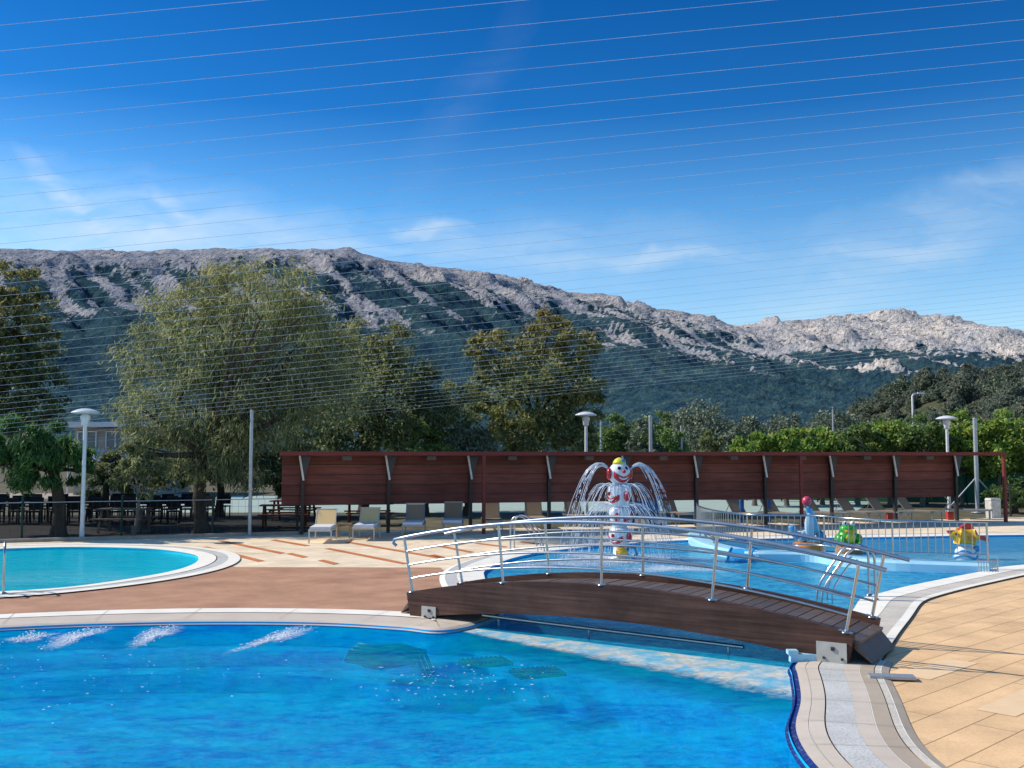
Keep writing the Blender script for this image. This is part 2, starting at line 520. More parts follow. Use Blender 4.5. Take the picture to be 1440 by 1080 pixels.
# ------------------------------------------------------------------ mesh helpers
class MB:
    def __init__(self):
        self.v = []
        self.f = []
        self.s = []

    def add(self, vs, fs, smooth=False):
        b = len(self.v)
        self.v += [tuple(x) for x in vs]
        self.f += [tuple(i + b for i in f) for f in fs]
        self.s += [smooth] * len(fs)
        return self

    def box(self, c, size, rot=None, taper=1.0):
        x, y, z = (s / 2 for s in size)
        vs = []
        for sz in (-1, 1):
            k = taper if sz > 0 else 1
            for sx, sy in ((-1, -1), (1, -1), (1, 1), (-1, 1)):
                vs.append(Vector((sx * x * k, sy * y * k, sz * z)))
        if rot is not None:
            vs = [rot @ a for a in vs]
        c = Vector(c)
        vs = [a + c for a in vs]
        return self.add(vs, [(3, 2, 1, 0), (4, 5, 6, 7), (0, 1, 5, 4), (1, 2, 6, 5), (2, 3, 7, 6), (3, 0, 4, 7)])

    def bar(self, a, b, w, h, up=(0, 0, 1)):
        a, b = Vector(a), Vector(b)
        d = (b - a)
        L = d.length
        d.normalize()
        up = Vector(up)
        s = d.cross(up)
        if s.length < 1e-5:
            s = d.cross(Vector((1, 0, 0)))
        s.normalize()
        u = s.cross(d)
        rot = Matrix((s, d, u)).transposed()
        return self.box((a + b) / 2, (w, L, h), rot)

    def tube(self, pts, r, seg=8, caps=True):
        pts = [Vector(p) for p in pts]
        n = len(pts)
        rs = r if isinstance(r, (list, tuple)) else [r] * n
        vs, fs = [], []
        prev = None
        for i, p in enumerate(pts):
            d = (pts[min(i + 1, n - 1)] - pts[max(i - 1, 0)])
            if d.length < 1e-9:
                d = Vector((0, 0, 1))
            d.normalize()
            if prev is None:
                a = Vector((0, 0, 1)) if abs(d.z) < 0.9 else Vector((1, 0, 0))
                prev = d.cross(a).normalized()
            s = (prev - d * prev.dot(d))
            if s.length < 1e-6:
                s = d.orthogonal()
            s.normalize()
            prev = s
            u = d.cross(s)
            for k in range(seg):
                th = 2 * PI * k / seg
                vs.append(p + (s * math.cos(th) + u * math.sin(th)) * rs[i])
        for i in range(n - 1):
            for k in range(seg):
                k2 = (k + 1) % seg
                fs.append((i * seg + k, i * seg + k2, (i + 1) * seg + k2, (i + 1) * seg + k))
        self.add(vs, fs, True)
        if caps:
            self.add([vs[k] for k in range(seg)], [tuple(range(seg - 1, -1, -1))])
            self.add([vs[(n - 1) * seg + k] for k in range(seg)], [tuple(range(seg))])
        return self

    def lathe(self, prof, c=(0, 0, 0), seg=24, sx=1.0, sy=1.0, rot=None):
        """prof: list of (r, z)"""
        vs, fs = [], []
        c = Vector(c)
        for (r, z) in prof:
            for k in range(seg):
                th = 2 * PI * k / seg
                q = Vector((r * math.cos(th) * sx, r * math.sin(th) * sy, z))
                if rot is not None:
                    q = rot @ q
                vs.append(c + q)
        n = len(prof)
        for i in range(n - 1):
            for k in range(seg):
                k2 = (k + 1) % seg
                fs.append((i * seg + k, i * seg + k2, (i + 1) * seg + k2, (i + 1) * seg + k))
        return self.add(vs, fs, True)

    def ball(self, c, r, seg=20, rings=12, rot=None):
        rx, ry, rz = r if isinstance(r, (tuple, list)) else (r, r, r)
        prof = []
        for i in range(rings + 1):
            a = -PI / 2 + PI * i / rings
            prof.append((max(math.cos(a), 1e-4), math.sin(a) * rz))
        return self.lathe(prof, c, seg, rx, ry, rot)

    def prism(self, poly, z0, z1):
        n = len(poly)
        vs = [(p[0], p[1], z0) for p in poly] + [(p[0], p[1], z1) for p in poly]
        fs = [tuple(range(n - 1, -1, -1)), tuple(range(n, 2 * n))]
        for i in range(n):
            j = (i + 1) % n
            fs.append((i, j, n + j, n + i))
        return self.add(vs, fs)

    def build(self, name, mat, parent=None):
        me = bpy.data.meshes.new(name)
        me.from_pydata(self.v, [], self.f)
        me.polygons.foreach_set('use_smooth', self.s)
        me.update()
        return link(name, me, mat, parent)


def link(name, me, mat, parent=None):
    if mat is not None and not me.materials:
        me.materials.append(M[mat] if isinstance(mat, str) else mat)
    o = bpy.data.objects.new(name, me)
    COL.objects.link(o)
    if parent is not None:
        o.parent = parent
    return o


def tag(o, label=None, cat=None, group=None, kind=None):
    if label:
        o['label'] = label
    if cat:
        o['category'] = cat
    if group:
        o['group'] = group
    if kind:
        o['kind'] = kind
    return o


def thing(name, label, cat, loc=(0, 0, 0), rz=0.0, group=None):
    o = bpy.data.objects.new(name, None)
    o.empty_display_size = 0.2
    COL.objects.link(o)
    o.location = loc
    o.rotation_euler = (0, 0, rz)
    return tag(o, label, cat, group)


def kids_of(o):
    return [c for c in COL.objects if c.parent == o]


def dup(o, loc=None, rz=None, label=None, group=None, parent=None, scale=None):
    c = o.copy()
    COL.objects.link(c)
    if parent is not None:
        c.parent = parent
    for ch in kids_of(o):
        dup(ch, parent=c)
    if loc is not None:
        c.location = loc
    if rz is not None:
        c.rotation_euler = (0, 0, rz)
    if scale is not None:
        c.scale = scale if isinstance(scale, tuple) else (scale,) * 3
    if label:
        c['label'] = label
    if group:
        c['group'] = group
    return c


def catmull(pts, closed=False, sub=8):
    pts = [Vector(p) for p in pts]
    n = len(pts)
    out = []
    rng = range(n) if closed else range(n - 1)
    for i in rng:
        if closed:
            p0, p1, p2, p3 = pts[i - 1], pts[i], pts[(i + 1) % n], pts[(i + 2) % n]
        else:
            p0, p1, p2, p3 = pts[max(i - 1, 0)], pts[i], pts[i + 1], pts[min(i + 2, n - 1)]
        for k in range(sub):
            t = k / sub
            # centripetal-ish: plain uniform catmull-rom
            a = 2 * p1
            b = (p2 - p0) * t
            c = (2 * p0 - 5 * p1 + 4 * p2 - p3) * t * t
            d = (-p0 + 3 * p1 - 3 * p2 + p3) * t ** 3
            out.append((a + b + c + d) * 0.5)
    if not closed:
        out.append(pts[-1])
    return out


def fill_poly(name, outer, holes, z, mat, kind='structure'):
    cu = bpy.data.curves.new(name, 'CURVE')
    cu.dimensions = '2D'
    cu.fill_mode = 'BOTH'
    for loop in [outer] + holes:
        s = cu.splines.new('POLY')
        s.points.add(len(loop) - 1)
        for i, p in enumerate(loop):
            s.points[i].co = (p[0], p[1], 0, 1)
        s.use_cyclic_u = True
    tmp = bpy.data.objects.new(name, cu)
    COL.objects.link(tmp)
    dg = bpy.context.evaluated_depsgraph_get()
    me = bpy.data.meshes.new_from_object(tmp.evaluated_get(dg))
    bpy.data.objects.remove(tmp)
    bpy.data.curves.remove(cu)
    me.materials.clear()
    nv = len(me.vertices)
    co = np.zeros(nv * 3)
    me.vertices.foreach_get('co', co)
    co = co.reshape(-1, 3)
    co[:, 2] = z
    me.vertices.foreach_set('co', co.ravel())
    # flip to face up
    if len(me.polygons) and sum(p.normal.z * p.area for p in me.polygons) < 0:
        me.flip_normals()
    me.update()
    me.name = name
    o = link(name, me, mat)
    if kind:
        o['kind'] = kind
    return o


def normals2d(loop, closed=True):
    n = len(loop)
    res = []
    for i in range(n):
        if closed:
            a, b = loop[i - 1], loop[(i + 1) % n]
        else:
            a, b = loop[max(i - 1, 0)], loop[min(i + 1, n - 1)]
        d = Vector((b[0] - a[0], b[1] - a[1]))
        d.normalize()
        res.append(Vector((d.y, -d.x)))
    return res


# ------------------------------------------------------------------ pools
main_pts = [(-13.5, 8), (-12.6, 11.3), (-10.5, 13.5)]
seg_marks = {}


def gp(px, py, z=0):
    g = G(px, py, z)
    return (g.x, g.y)


main_pts += [gp(0, 883), gp(150, 877), gp(300, 874.5), gp(450, 876), gp(560, 882), gp(612, 887), gp(655, 882)]
iA = len(main_pts)
main_pts += [(-.30, 15.5), (-.10, 16.5), (-.2, 17.9), (-.45, 19.3), gp(679, 811), gp(683, 801), gp(717, 786), gp(767, 776), gp(840, 768), gp(960, 760),
             gp(1100, 757.5), gp(1250, 755.5), gp(1440, 752.5), (19.5, 31), (20.5, 28), (17, 25.2)]
iB = len(main_pts)
main_pts += [gp(1440, 795), gp(1374, 806), gp(1323, 816), gp(1277, 825.5), gp(1240, 835), gp(1214, 842.5), (5.4, 16.0), (4.6, 14.6), (3.95, 13.2)]
iC = len(main_pts)
main_pts += [gp(1113, 934), gp(1114, 950), gp(1118, 985), gp(1109, 1028), gp(1140, 1082), (2.5, 7.2), (2.85, 6.2), (3.5, 5.5), (4.8, 4.7), (3.6, 3.4), (0, 3.0), (-6, 3.2), (-12, 4.4)]
SUB = 7
loop = [(p.x, p.y) for p in catmull([(a, b, 0) for a, b in main_pts], True, SUB)]
area = sum(loop[i - 1][0] * loop[i][1] - loop[i][0] * loop[i - 1][1] for i in range(len(loop)))
nrm = normals2d(loop)
if area > 0:
    sgn = 1
else:
    sgn = -1
outn = [n * sgn for n in nrm]          # outward from the water
for _ in range(6):
    outn = [(outn[i - 1] + outn[i] * 2 + outn[(i + 1) % len(outn)]).normalized() for i in range(len(outn))]


def off(i, d):
    i %= len(loop)
    return (loop[i][0] + outn[i].x * d, loop[i][1] + outn[i].y * d)


left_px = [(281, 785), (270, 779.5), (235, 774), (190, 771), (100, 769.5), (0, 772)]
left_pts = [gp(*p) for p in left_px] + [(-16.3, 25.6), (-18, 23), (-17.2, 19.8), (-14, 17.8)] + [gp(*p) for p in [(-80, 838), (0, 833), (100, 826), (200, 812), (250, 802), (275, 793)]]
lloop = [(p.x, p.y) for p in catmull([(a, b, 0) for a, b in left_pts], True, 7)]
larea = sum(lloop[i - 1][0] * lloop[i][1] - lloop[i][0] * lloop[i - 1][1] for i in range(len(lloop)))
loutn = [n * (1 if larea > 0 else -1) for n in normals2d(lloop)]


def loff(i, d):
    i %= len(lloop)
    return (lloop[i][0] + loutn[i].x * d, lloop[i][1] + loutn[i].y * d)


hole_m = [off(i, .05) for i in range(len(loop))]
hole_l = [loff(i, .05) for i in range(len(lloop))]

# ground & deck sheets
fill_poly('ground', [(-4000, -200), (4000, -200), (4000, 4000), (-4000, 4000)], [hole_m, hole_l], -0.03, 'ground')
# edge of the paved terrace follows the kerb at the back
kerb_px = [(-260, 776), (0, 763.5), (120, 760), (240, 757), (420, 751.5)]
kerb = [gp(*p) for p in kerb_px]
deck_outer = [(-40, -12), (45, -12), (45, 40.5), (20, 40.5), (17.6, 39.3), (-6.7, 32.6)] + kerb[::-1] + [(-40, kerb[0][1])]
fill_poly('pool_deck', deck_outer, [hole_m, hole_l], 0.0, 'cream')
sand_poly = [off(i, .5) for i in range(iB * SUB - 8, (iC + 9) * SUB)] + [(6.5, 3.8), (6.5, -11), (44, -11), (44, 33), (20.9, 33), (20.7, 28.0)]
fill_poly('sand_paving', sand_poly[::1], [], 0.004, 'sand')
brown_poly = [off(i, .6) for i in range(1 * SUB, (iA + 4) * SUB)] + [(-1.25, 20.9), (-1.6, 22.4), (-6.2, 22.5)]
brown_poly += [loff(i, .5) for i in range(len(lloop) - 1, len(lloop) - 7 * SUB, -1)]
brown_poly += [(-20, 17)]
fill_poly('brown_paving', brown_poly, [], 0.004, 'brown')

# terracotta bands
tb = MB()
bands = [((283, 769), (372, 789)), ((305, 760), (402, 778)), ((380, 759), (437, 767.5)), ((402, 778), (434, 783.5)), ((446, 787.5), (478, 793)), ((484, 762), (622, 784)),
         ((456, 771), (575, 792.5)), ((603, 780), (635, 786)), ((613, 767.5), (668, 776.5)), ((672, 776), (695, 779)), ((665, 763.5), (716, 769)), ((728, 761.5), (762, 765))]
for a, b in bands:
    A, B = G(*a, .008), G(*b, .008)
    d = (B - A)
    d.normalize()
    s = Vector((d.y, -d.x, 0)) * 0.17
    e = Vector((1, 0, 0)) * .16
    tb.add([A + s + e, A - s, B - s - e, B + s], [(0, 1, 2, 3)])
o = tb.build('terracotta_bands', 'terracotta')
o['kind'] = 'structure'
pale = MB()
for a in [(1405, 1000), (1290, 950)]:
    A = G(*a, .008)
    rot = Matrix.Rotation(R(43), 3, 'Z')
    vs = [rot @ Vector(q) + A for q in ((-.1, -.19, 0), (1.2, -.19, 0), (1.2, .19, 0), (-.1, .19, 0))]
    pale.add(vs, [(0, 1, 2, 3)])
o = pale.build('pale_tiles', 'pale_tile')
o['kind'] = 'structure'


def ring(name, idx, offf, prof, closed=False, kw=1.0):
    """prof: list of (d0, d1, z0, z1, mat) strips"""
    for d0, d1, z0, z1, mat in prof:
        d0, d1 = (d0 * kw if d0 > 0 else d0), d1 * kw
        mb = MB()
        vs = []
        lines = []
        for d in (d0, d1):
            ln_ = [Vector(offf(i, d)) for i in idx]
            for _ in range(int(max(0, d) * 40)):
                ln_ = [ln_[k] if (k in (0, len(ln_) - 1) and not closed) else (ln_[k - 1] + ln_[k] * 2 + ln_[(k + 1) % len(ln_)]) * .25 for k in range(len(ln_))]
            lines.append(ln_)
        for a, b in zip(*lines):
            vs += [(a[0], a[1], z0), (b[0], b[1], z1)]
            # small thickness skirt
        n = len(idx)
        fs = []
        for k in range(n - 1):
            fs.append((2 * k, 2 * k + 1, 2 * k + 3, 2 * k + 2))
        if closed:
            fs.append((2 * n - 2, 2 * n - 1, 1, 0))
        mb.add(vs, fs, True)
        o = mb.build(name, mat)
        me = o.data
        if me.polygons[0].normal.z < 0:
            me.flip_normals()
        o['kind'] = 'structure'


NL = len(loop)
segL = list(range(0, iA * SUB + 4))
segK = list(range(iA * SUB + 3, iB * SUB + 1))
segR = list(range(iB * SUB, (iC - 1) * SUB + 4))
segM = list(range((iC - 1) * SUB + 3, NL + 1))
ring('pool_coping', segL, off, [(-.03, .10, -.03, .02, 'coping_b'), (.10, .72, .02, .03, 'coping_b'), (.72, .76, .024, .024, 'joint'), (.76, 1.22, .032, .032, 'coping_w')])
ring('pool_coping', segK, off, [(-.03, .55, .012, .03, 'coping_w'), (.55, .80, .026, .026, 'grate'), (.80, .92, .03, .012, 'coping_w')])
ring('pool_coping', segR, off, [(-.03, .55, .012, .03, 'coping_w'), (.55, .98, .026, .026, 'grate_b'), (.98, 1.14, .032, .032, 'coping_w'), (1.14, 1.17, .02, .02, 'joint')], kw=.80)
ring('pool_coping', segM, off, [(-.03, .07, -.045, .012, 'blue_edge'), (.07, .19, .014, .022, 'coping_b'), (.19, .20, .018, .018, 'coping_w'), (.20, .345, .024, .03, 'coping_b'), (.345, .36, .02, .02, 'joint'),
                                (.36, .66, .028, .028, 'grate'), (.66, .84, .030, .030, 'coping_b'), (.84, .85, .028, .028, 'coping_w'), (.85, 1.02, .030, .028, 'coping_d'), (1.02, 1.03, .02, .02, 'joint'),
                                (1.03, 1.10, .028, .028, 'grate_b'), (1.10, 1.11, .03, .03, 'coping_w'), (1.11, 1.20, .028, .012, 'coping_d')], kw=.88)
ring('pool_coping', list(range(len(lloop))), loff, [(-.03, .40, .012, .03, 'coping_w'), (.40, .43, .022, .022, 'joint'), (.43, .70, .026, .026, 'grate'), (.70, 1.0, .03, .03, 'coping_w')], True)

mb = MB()
for seg_, st, a_, b_ in ((segL, 6, .12, 1.20), (segK, 7, .02, .90), (segR, 6, .02, .90), (segM, 5, .09, 1.04)):
    for i in seg_[3::st]:
        p0, p1 = Vector((*off(i, a_), .036)), Vector((*off(i, b_), .036))
        d = (p1 - p0).normalized()
        w = Vector((-d.y, d.x, 0)) * .0035
        mb.add([p0 - w, p0 + w, p1 + w, p1 - w], [(3, 2, 1, 0)])
o = mb.build('coping_joints', 'kerb')
o['kind'] = 'structure'
# basin walls and floors
WL = -0.05
FD = -.80


def walls(name, lp, z0, z1, mat):
    mb = MB()
    n = len(lp)
    vs = []
    for p in lp:
        vs += [(p[0], p[1], z0), (p[0], p[1], z1)]
    fs = [(2 * i, 2 * ((i + 1) % n), 2 * ((i + 1) % n) + 1, 2 * i + 1) for i in range(n)]
    mb.add(vs, fs, True)
    o = mb.build(name, mat)
    o['kind'] = 'structure'


walls('pool_wall', loop, FD, 0.005, 'floor_deep')
fill_poly('pool_floor', loop, [], FD, 'floor_deep')
walls('pool_wall', lloop, -1.0, 0.005, 'floor_left')
fill_poly('pool_floor', lloop, [], -1.0, 'floor_left')
ledge_near = [(-1.4, 14.8), gp(640, 887, WL), gp(700, 900, WL), gp(830, 926, WL), gp(960, 952, WL), gp(1060, 975, WL), gp(1119, 988, WL), (3.6, 10.2)]
ledge_far = [(4.2, 11.6), (2.9, 12.45), (1.2, 13.65), (-.4, 14.75), (-1.4, 15.6)]
mb = MB()
mb.prism(ledge_near + ledge_far, FD - .02, -.30)
o = mb.build('pool_ledge_base', 'floor_deep')
o['kind'] = 'structure'


def resample(pts, n):
    L = [0]
    for p, q in zip(pts, pts[1:]):
        L.append(L[-1] + math.dist(p, q))
    out = []
    for k in range(n):
        t = L[-1] * k / (n - 1)
        j = max(i for i in range(len(L) - 1) if L[i] <= t + 1e-9)
        u = (t - L[j]) / max(1e-9, L[j + 1] - L[j])
        out.append((pts[j][0] + (pts[j + 1][0] - pts[j][0]) * u, pts[j][1] + (pts[j + 1][1] - pts[j][1]) * u))
    return out


ln_, lf_ = resample(ledge_near, 40), resample(ledge_far[::-1], 40)
mb = MB()
vs, fs, fd = [], [], []
for p, q in zip(ln_, lf_):
    for j in range(9):
        u = -.12 + 1.12 * j / 8
        vs.append((p[0] + (q[0] - p[0]) * u, p[1] + (q[1] - p[1]) * u, -.043))
        fd.append(j / 8)
for k in range(39):
    for j in range(8):
        fs.append((9 * k + j, 9 * k + 9 + j, 9 * k + 10 + j, 9 * k + 1 + j))
mb.add(vs, fs)
o = mb.build('pool_ledge', 'pebble')
at = o.data.attributes.new('fade', 'FLOAT', 'POINT')
at.data.foreach_set('value', np.array(fd, dtype=np.float32))
o['kind'] = 'structure'
mb = MB()
mb.prism([(-1.6, 15.8)] + ledge_far[::-1][1:] + [(8, 14), (22, 22), (23, 34), (-4, 34), (-4, 17)], FD - .01, -.50)
o = mb.build('pool_floor', 'floor_mid')
o['kind'] = 'structure'
# benches along the back wall of the main pool
for d0, d1, z in ((-.0, -.50, -.34), (-.50, -1.0, -.55)):
    mb = MB()
    ids = list(range(0, iA * SUB - 5))
    vs = []
    for i in ids:
        a, b = off(i, d0), off(i, d1)
        vs += [(*a, z), (*b, z), (*b, FD)]
    fs = []
    for k in range(len(ids) - 1):
        fs += [(3 * k, 3 * k + 1, 3 * k + 4, 3 * k + 3), (3 * k + 1, 3 * k + 2, 3 * k + 5, 3 * k + 4)]
    mb.add(vs, fs)
    o = mb.build('pool_step', 'floor_deep')
    o['kind'] = 'structure'

fill_poly('pool_water', lloop, [], WL, 'water_left')

# pale court and shaded soil behind
mb = MB()
mb.add([(-19, 44, -.02), (15, 44, -.02), (22, 60, -.02), (-19, 62, -.02)], [(0, 1, 2, 3)])
o = mb.build('sports_court', 'court')
o['kind'] = 'structure'
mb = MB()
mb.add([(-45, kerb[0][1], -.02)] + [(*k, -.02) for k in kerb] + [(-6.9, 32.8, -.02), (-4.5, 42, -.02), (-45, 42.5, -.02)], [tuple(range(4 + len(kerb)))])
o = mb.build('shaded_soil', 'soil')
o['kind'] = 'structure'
# pale gravel road far right
mb = MB()
mb.add([(18, 68, -.018), (60, 66, -.018), (70, 82, -.018), (22, 84, -.018)], [(0, 1, 2, 3)])
mb.add([(-60, 58, -.018), (-20, 58, -.018), (-20, 66, -.018), (-60, 66, -.018)], [(0, 1, 2, 3)])
o = mb.build('gravel_road', 'kerb')
o['kind'] = 'structure'
# kerb along the back of the terrace
mb = MB()
vs, fs = [], []
kk = kerb + [(-6.9, 32.6)]
for p in kk:
    vs += [(p[0], p[1] - .02, .0), (p[0], p[1] - .02, .10), (p[0], p[1] + .16, .10), (p[0], p[1] + .16, -.03)]
for k in range(len(kk) - 1):
    for j in range(3):
        fs.append((4 * k + j, 4 * k + 4 + j, 4 * k + 5 + j, 4 * k + 1 + j))
mb.add(vs, fs)
o = mb.build('kerb', 'kerb')
o['kind'] = 'structure'


# foam: a torn froth film on the water plus fine droplets above it
def foam(name, label, group, cx, cy, rx, ry, n, ang, seed, hi=0.05, film=1.0):
    rn = random.Random(seed)
    mb = MB()
    fall = []
    ca, sa = math.cos(ang), math.sin(ang)

    def w(x, y, z):
        return (cx + x * ca - y * sa, cy + x * sa + y * ca, z)
    NR, NA = 14, 36
    vs = [w(0, 0, WL + .008)]
    fall.append(film)
    for i in range(1, NR + 1):
        q = i / NR
        for j in range(NA):
            th = 2 * PI * j / NA
            k = 1 + .25 * math.sin(3 * th + seed) + .15 * math.sin(5 * th + seed * 2)
            vs.append(w(rx * 1.25 * q * k * math.cos(th), ry * 1.25 * q * k * math.sin(th), WL + .008))
            fall.append(film * (1 - q) ** .8)
    fs = [(0, 1 + j, 1 + (j + 1) % NA) for j in range(NA)]
    for i in range(NR - 1):
        for j in range(NA):
            a, b = 1 + i * NA + j, 1 + i * NA + (j + 1) % NA
            fs.append((a, a + NA, b + NA, b))
    mb.add(vs, fs, True)
    for k in range(n):
        a, b = rn.gauss(0, .45), rn.gauss(0, .45)
        s = rn.uniform(.004, .016)
        h = rn.random() ** 2 * hi * math.exp(-a * a * 2 - b * b * 2)
        n0 = len(mb.v)
        mb.ball(w(a * rx, b * ry, WL + .008 + h), (s * rn.uniform(.8, 1.8), s * rn.uniform(.6, 1.3), s * rn.uniform(.5, 1)), 6, 4)
        fall += [3.0] * (len(mb.v) - n0)
    o = mb.build(name, 'froth')
    at = o.data.attributes.new('fall', 'FLOAT', 'POINT')
    at.data.foreach_set('value', np.array(fall, dtype=np.float32))
    return tag(o, label, 'foam', group, 'stuff')


def froth_mat():
    m, t, out = nt('froth')
    at = N(t, 'ShaderNodeAttribute')
    at.attribute_name = 'fall'
    v = mapped(t, (1, 1, 1))
    n1 = noise_node(t, 9, 6, .7, v, 1.5)
    n2 = noise_node(t, 34, 3, .6, v)
    a = N(t, 'ShaderNodeMath', operation='MULTIPLY_ADD')
    t.links.new(n2.outputs[0], a.inputs[0])
    a.inputs[1].default_value = .45
    t.links.new(n1.outputs[0], a.inputs[2])
    b_ = N(t, 'ShaderNodeMath', operation='MULTIPLY_ADD')
    t.links.new(at.outputs['Fac'], b_.inputs[0])
    b_.inputs[1].default_value = .62
    t.links.new(a.outputs[0], b_.inputs[2])
    mr = N(t, 'ShaderNodeMapRange')
    mr.inputs[1].default_value = .86
    mr.inputs[2].default_value = 1.30
    mr.inputs[4].default_value = .78
    t.links.new(b_.outputs[0], mr.inputs[0])
    tp = N(t, 'ShaderNodeBsdfTransparent')
    p = N(t, 'ShaderNodeBsdfPrincipled')
    p.inputs['Base Color'].default_value = (.90, .94, .96, 1)
    p.inputs['Roughness'].default_value = .4
    t.links.new(bump(t, a.outputs[0], .6, .03), p.inputs['Normal'])
    mx = N(t, 'ShaderNodeMixShader')
    t.links.new(mr.outputs[0], mx.inputs[0])
    t.links.new(tp.outputs[0], mx.inputs[1])
    t.links.new(p.outputs[0], mx.inputs[2])
    t.links.new(mx.outputs[0], out.inputs[0])
    return m


M['froth'] = froth_mat()
fg = 'foam bursts along the back wall of the main pool'
for k, (a, b, lab) in enumerate([((22, 903), (62, 893), 'white foam burst at the left edge of the main pool'), ((75, 908), (135, 886), 'long white foam burst, second from the left along the back wall'),
                                 ((195, 904), (238, 884), 'compact white foam burst, third from the left along the back wall'), ((355, 908), (425, 885), 'loose white foam burst nearest to the bridge')]):
    A, B = G(*a, WL), G(*b, WL)
    c = (A + B) / 2
    d = B - A
    foam('foam_burst', lab, fg, c.x, c.y, d.length * .68, .22, 120 if k < 3 else 90, math.atan2(d.y, d.x), 40 + k, .10)

for k, (px, py, rx, ry, n, lab) in enumerate(((640, 960, 1.0, 1.1, 90, 'small white flecks added as sun sparkle on the main pool in front of the bridge'), (150, 950, 2.2, 1.5, 60, 'small white flecks added as sun sparkle on the left of the main pool'))):
    p = G(px, py, WL)
    rn = random.Random(900 + k)
    mb = MB()  # white dots added on the water to imitate sun sparkle
    for j in range(n):
        s_ = rn.uniform(.003, .010)
        mb.ball((p.x + rn.gauss(0, .5) * rx, p.y + rn.gauss(0, .5) * ry, WL + .003), (s_ * rn.uniform(.8, 2.5), s_, s_ * .5), 6, 4)
    tag(mb.build('sparkle_flecks', 'foam'), lab, 'foam', None, 'stuff')

q = G(545, 915, -.12)
ub = thing('underwater_lounger', 'dark blue massage lounger with steel bars lying under the water left of the bridge', 'underwater seat', (q.x, q.y, -.19), R(-8))
mb = MB()
vs, fs = [], []
for k in range(9):
    x = -.62 + k * .155
    z = .045 * math.cos(k * .8)
    vs += [(x, -.48, z), (x, .48, z), (x, .48, z - .08), (x, -.48, z - .08)]
for k in range(8):
    for j in range(4):
        fs.append((4 * k + j, 4 * k + 4 + j, 4 * k + 4 + (j + 1) % 4, 4 * k + (j + 1) % 4))
fs += [(3, 2, 1, 0), (32, 33, 34, 35)]
mb.add(vs, fs)
mb.build('seat', 'navy', ub)
for y in (-.28, 0, .28):
    mb = MB()
    mb.tube([(-.7, y, -.05), (-.62, y, .11), (-.3, y, .08), (.2, y, .12), (.62, y, .03), (.8, y, -.3)], .035, 8)
    mb.build('bar', 'navy', ub)
ub.scale = (.74, .74, .9)
for (px, py), lab in (((683, 921), 'dark square drain grille under the water, nearer the left end of the bridge'), ((756, 935), 'dark square drain grille under the water, right of the other one')):
    q = G(px, py, -.12)
    dg_ = thing('drain_grille', lab, 'drain', (q.x, q.y, -.2), R(20))
    mb = MB()
    mb.box((0, 0, -.02), (.62, .42, .04))
    mb.build('frame', 'greenpost', dg_)
    mb = MB()
    for k in range(9):
        mb.box((-.26 + k * .065, 0, .012), (.03, .38, .02))
    mb.build('bars', 'shed_dark', dg_)

# ------------------------------------------------------------------ bridge
BA = G(577, 868.5, 0)
BB = G(1192, 937, 0)
bd = (BB - BA)
BLEN = bd.length
bu = bd.normalized()
bn = Vector((-bu.y, bu.x, 0))       # to the far side
BW = 1.42
RISE = .345
BR = ((BLEN / 2) ** 2 + RISE ** 2) / (2 * RISE)
HALF = math.asin(BLEN / 2 / BR)
br = thing('footbridge', 'small arched brown timber footbridge with steel railings crossing the pool', 'bridge', (0, 0, 0))


def barc(t, h, s):
    """t 0..1 along, h height over the girder soffit, s sideways"""
    th = (t - .5) * 2 * HALF
    if h == 0.0:
        h = -.085 * (1 - (2 * t - 1) ** 2)
    r = BR + h
    mid = (BA + BB) / 2
    x = r * math.sin(th)
    z = r * math.cos(th) - BR + RISE
    return Vector((mid.x + bu.x * x + bn.x * s, mid.y + bu.y * x + bn.y * s, z))


GH = .385
for s0, s1 in ((0, .09), (BW - .09, BW)):
    mb = MB()
    vs, fs = [], []
    n = 40
    for i in range(n + 1):
        t = i / n
        for (h, s) in ((0.0, s0), (GH, s0), (GH, s1), (0.0, s1)):
            vs.append(barc(t, h, s))
    for i in range(n):
        for j in range(4):
            j2 = (j + 1) % 4
            fs.append((4 * i + j, 4 * i + j2, 4 * i + 4 + j2, 4 * i + 4 + j))
    fs += [(0, 1, 2, 3), (4 * n + 3, 4 * n + 2, 4 * n + 1, 4 * n)]
    mb.add(vs, fs)
    mb.build('girder', 'bridge', br)
mb = MB()
NP = 46
for i in range(NP):
    t0 = -.012 + i * 1.024 / NP
    t1 = -.012 + (i + .90) * 1.024 / NP
    dh = random.uniform(-.003, .003)
    vs = [barc(t, h + dh, s) for t, h in ((t0, GH - .12), (t1, GH - .12), (t1, GH - .085), (t0, GH - .085)) for s in (.095, BW - .095)]
    mb.add(vs, [(0, 2, 3, 1), (2, 4, 5, 3), (4, 6, 7, 5), (6, 0, 1, 7), (0, 6, 4, 2), (1, 3, 5, 7)])
mb.build('deck_boards', 'plank', br)
mb = MB()
for i in range(8):
    t = .06 + i * .88 / 7
    mb.bar(barc(t, GH - .20, .095), barc(t, GH - .20, BW - .095), .08, .12)
mb.build('cross_beam', 'bridge', br)
# end ramps down to the deck
for t_, sg in ((0, -1), (1, 1)):
    mb = MB()
    e0, e1 = barc(t_, GH - .09, .1), barc(t_, GH - .09, BW - .1)
    f0 = e0 + bu * sg * .20
    f1 = e1 + bu * sg * .20
    f0.z = f1.z = .05
    lo = [Vector((p.x, p.y, max(p.z - .10, .035))) for p in (e0, e1, f1, f0)]
    up = [e0, e1, f1, f0]
    mb.add(up + lo, [(0, 1, 2, 3), (7, 6, 5, 4), (0, 4, 5, 1), (1, 5, 6, 2), (2, 6, 7, 3), (3, 7, 4, 0)])
    mb.build('end_ramp', 'plank', br)
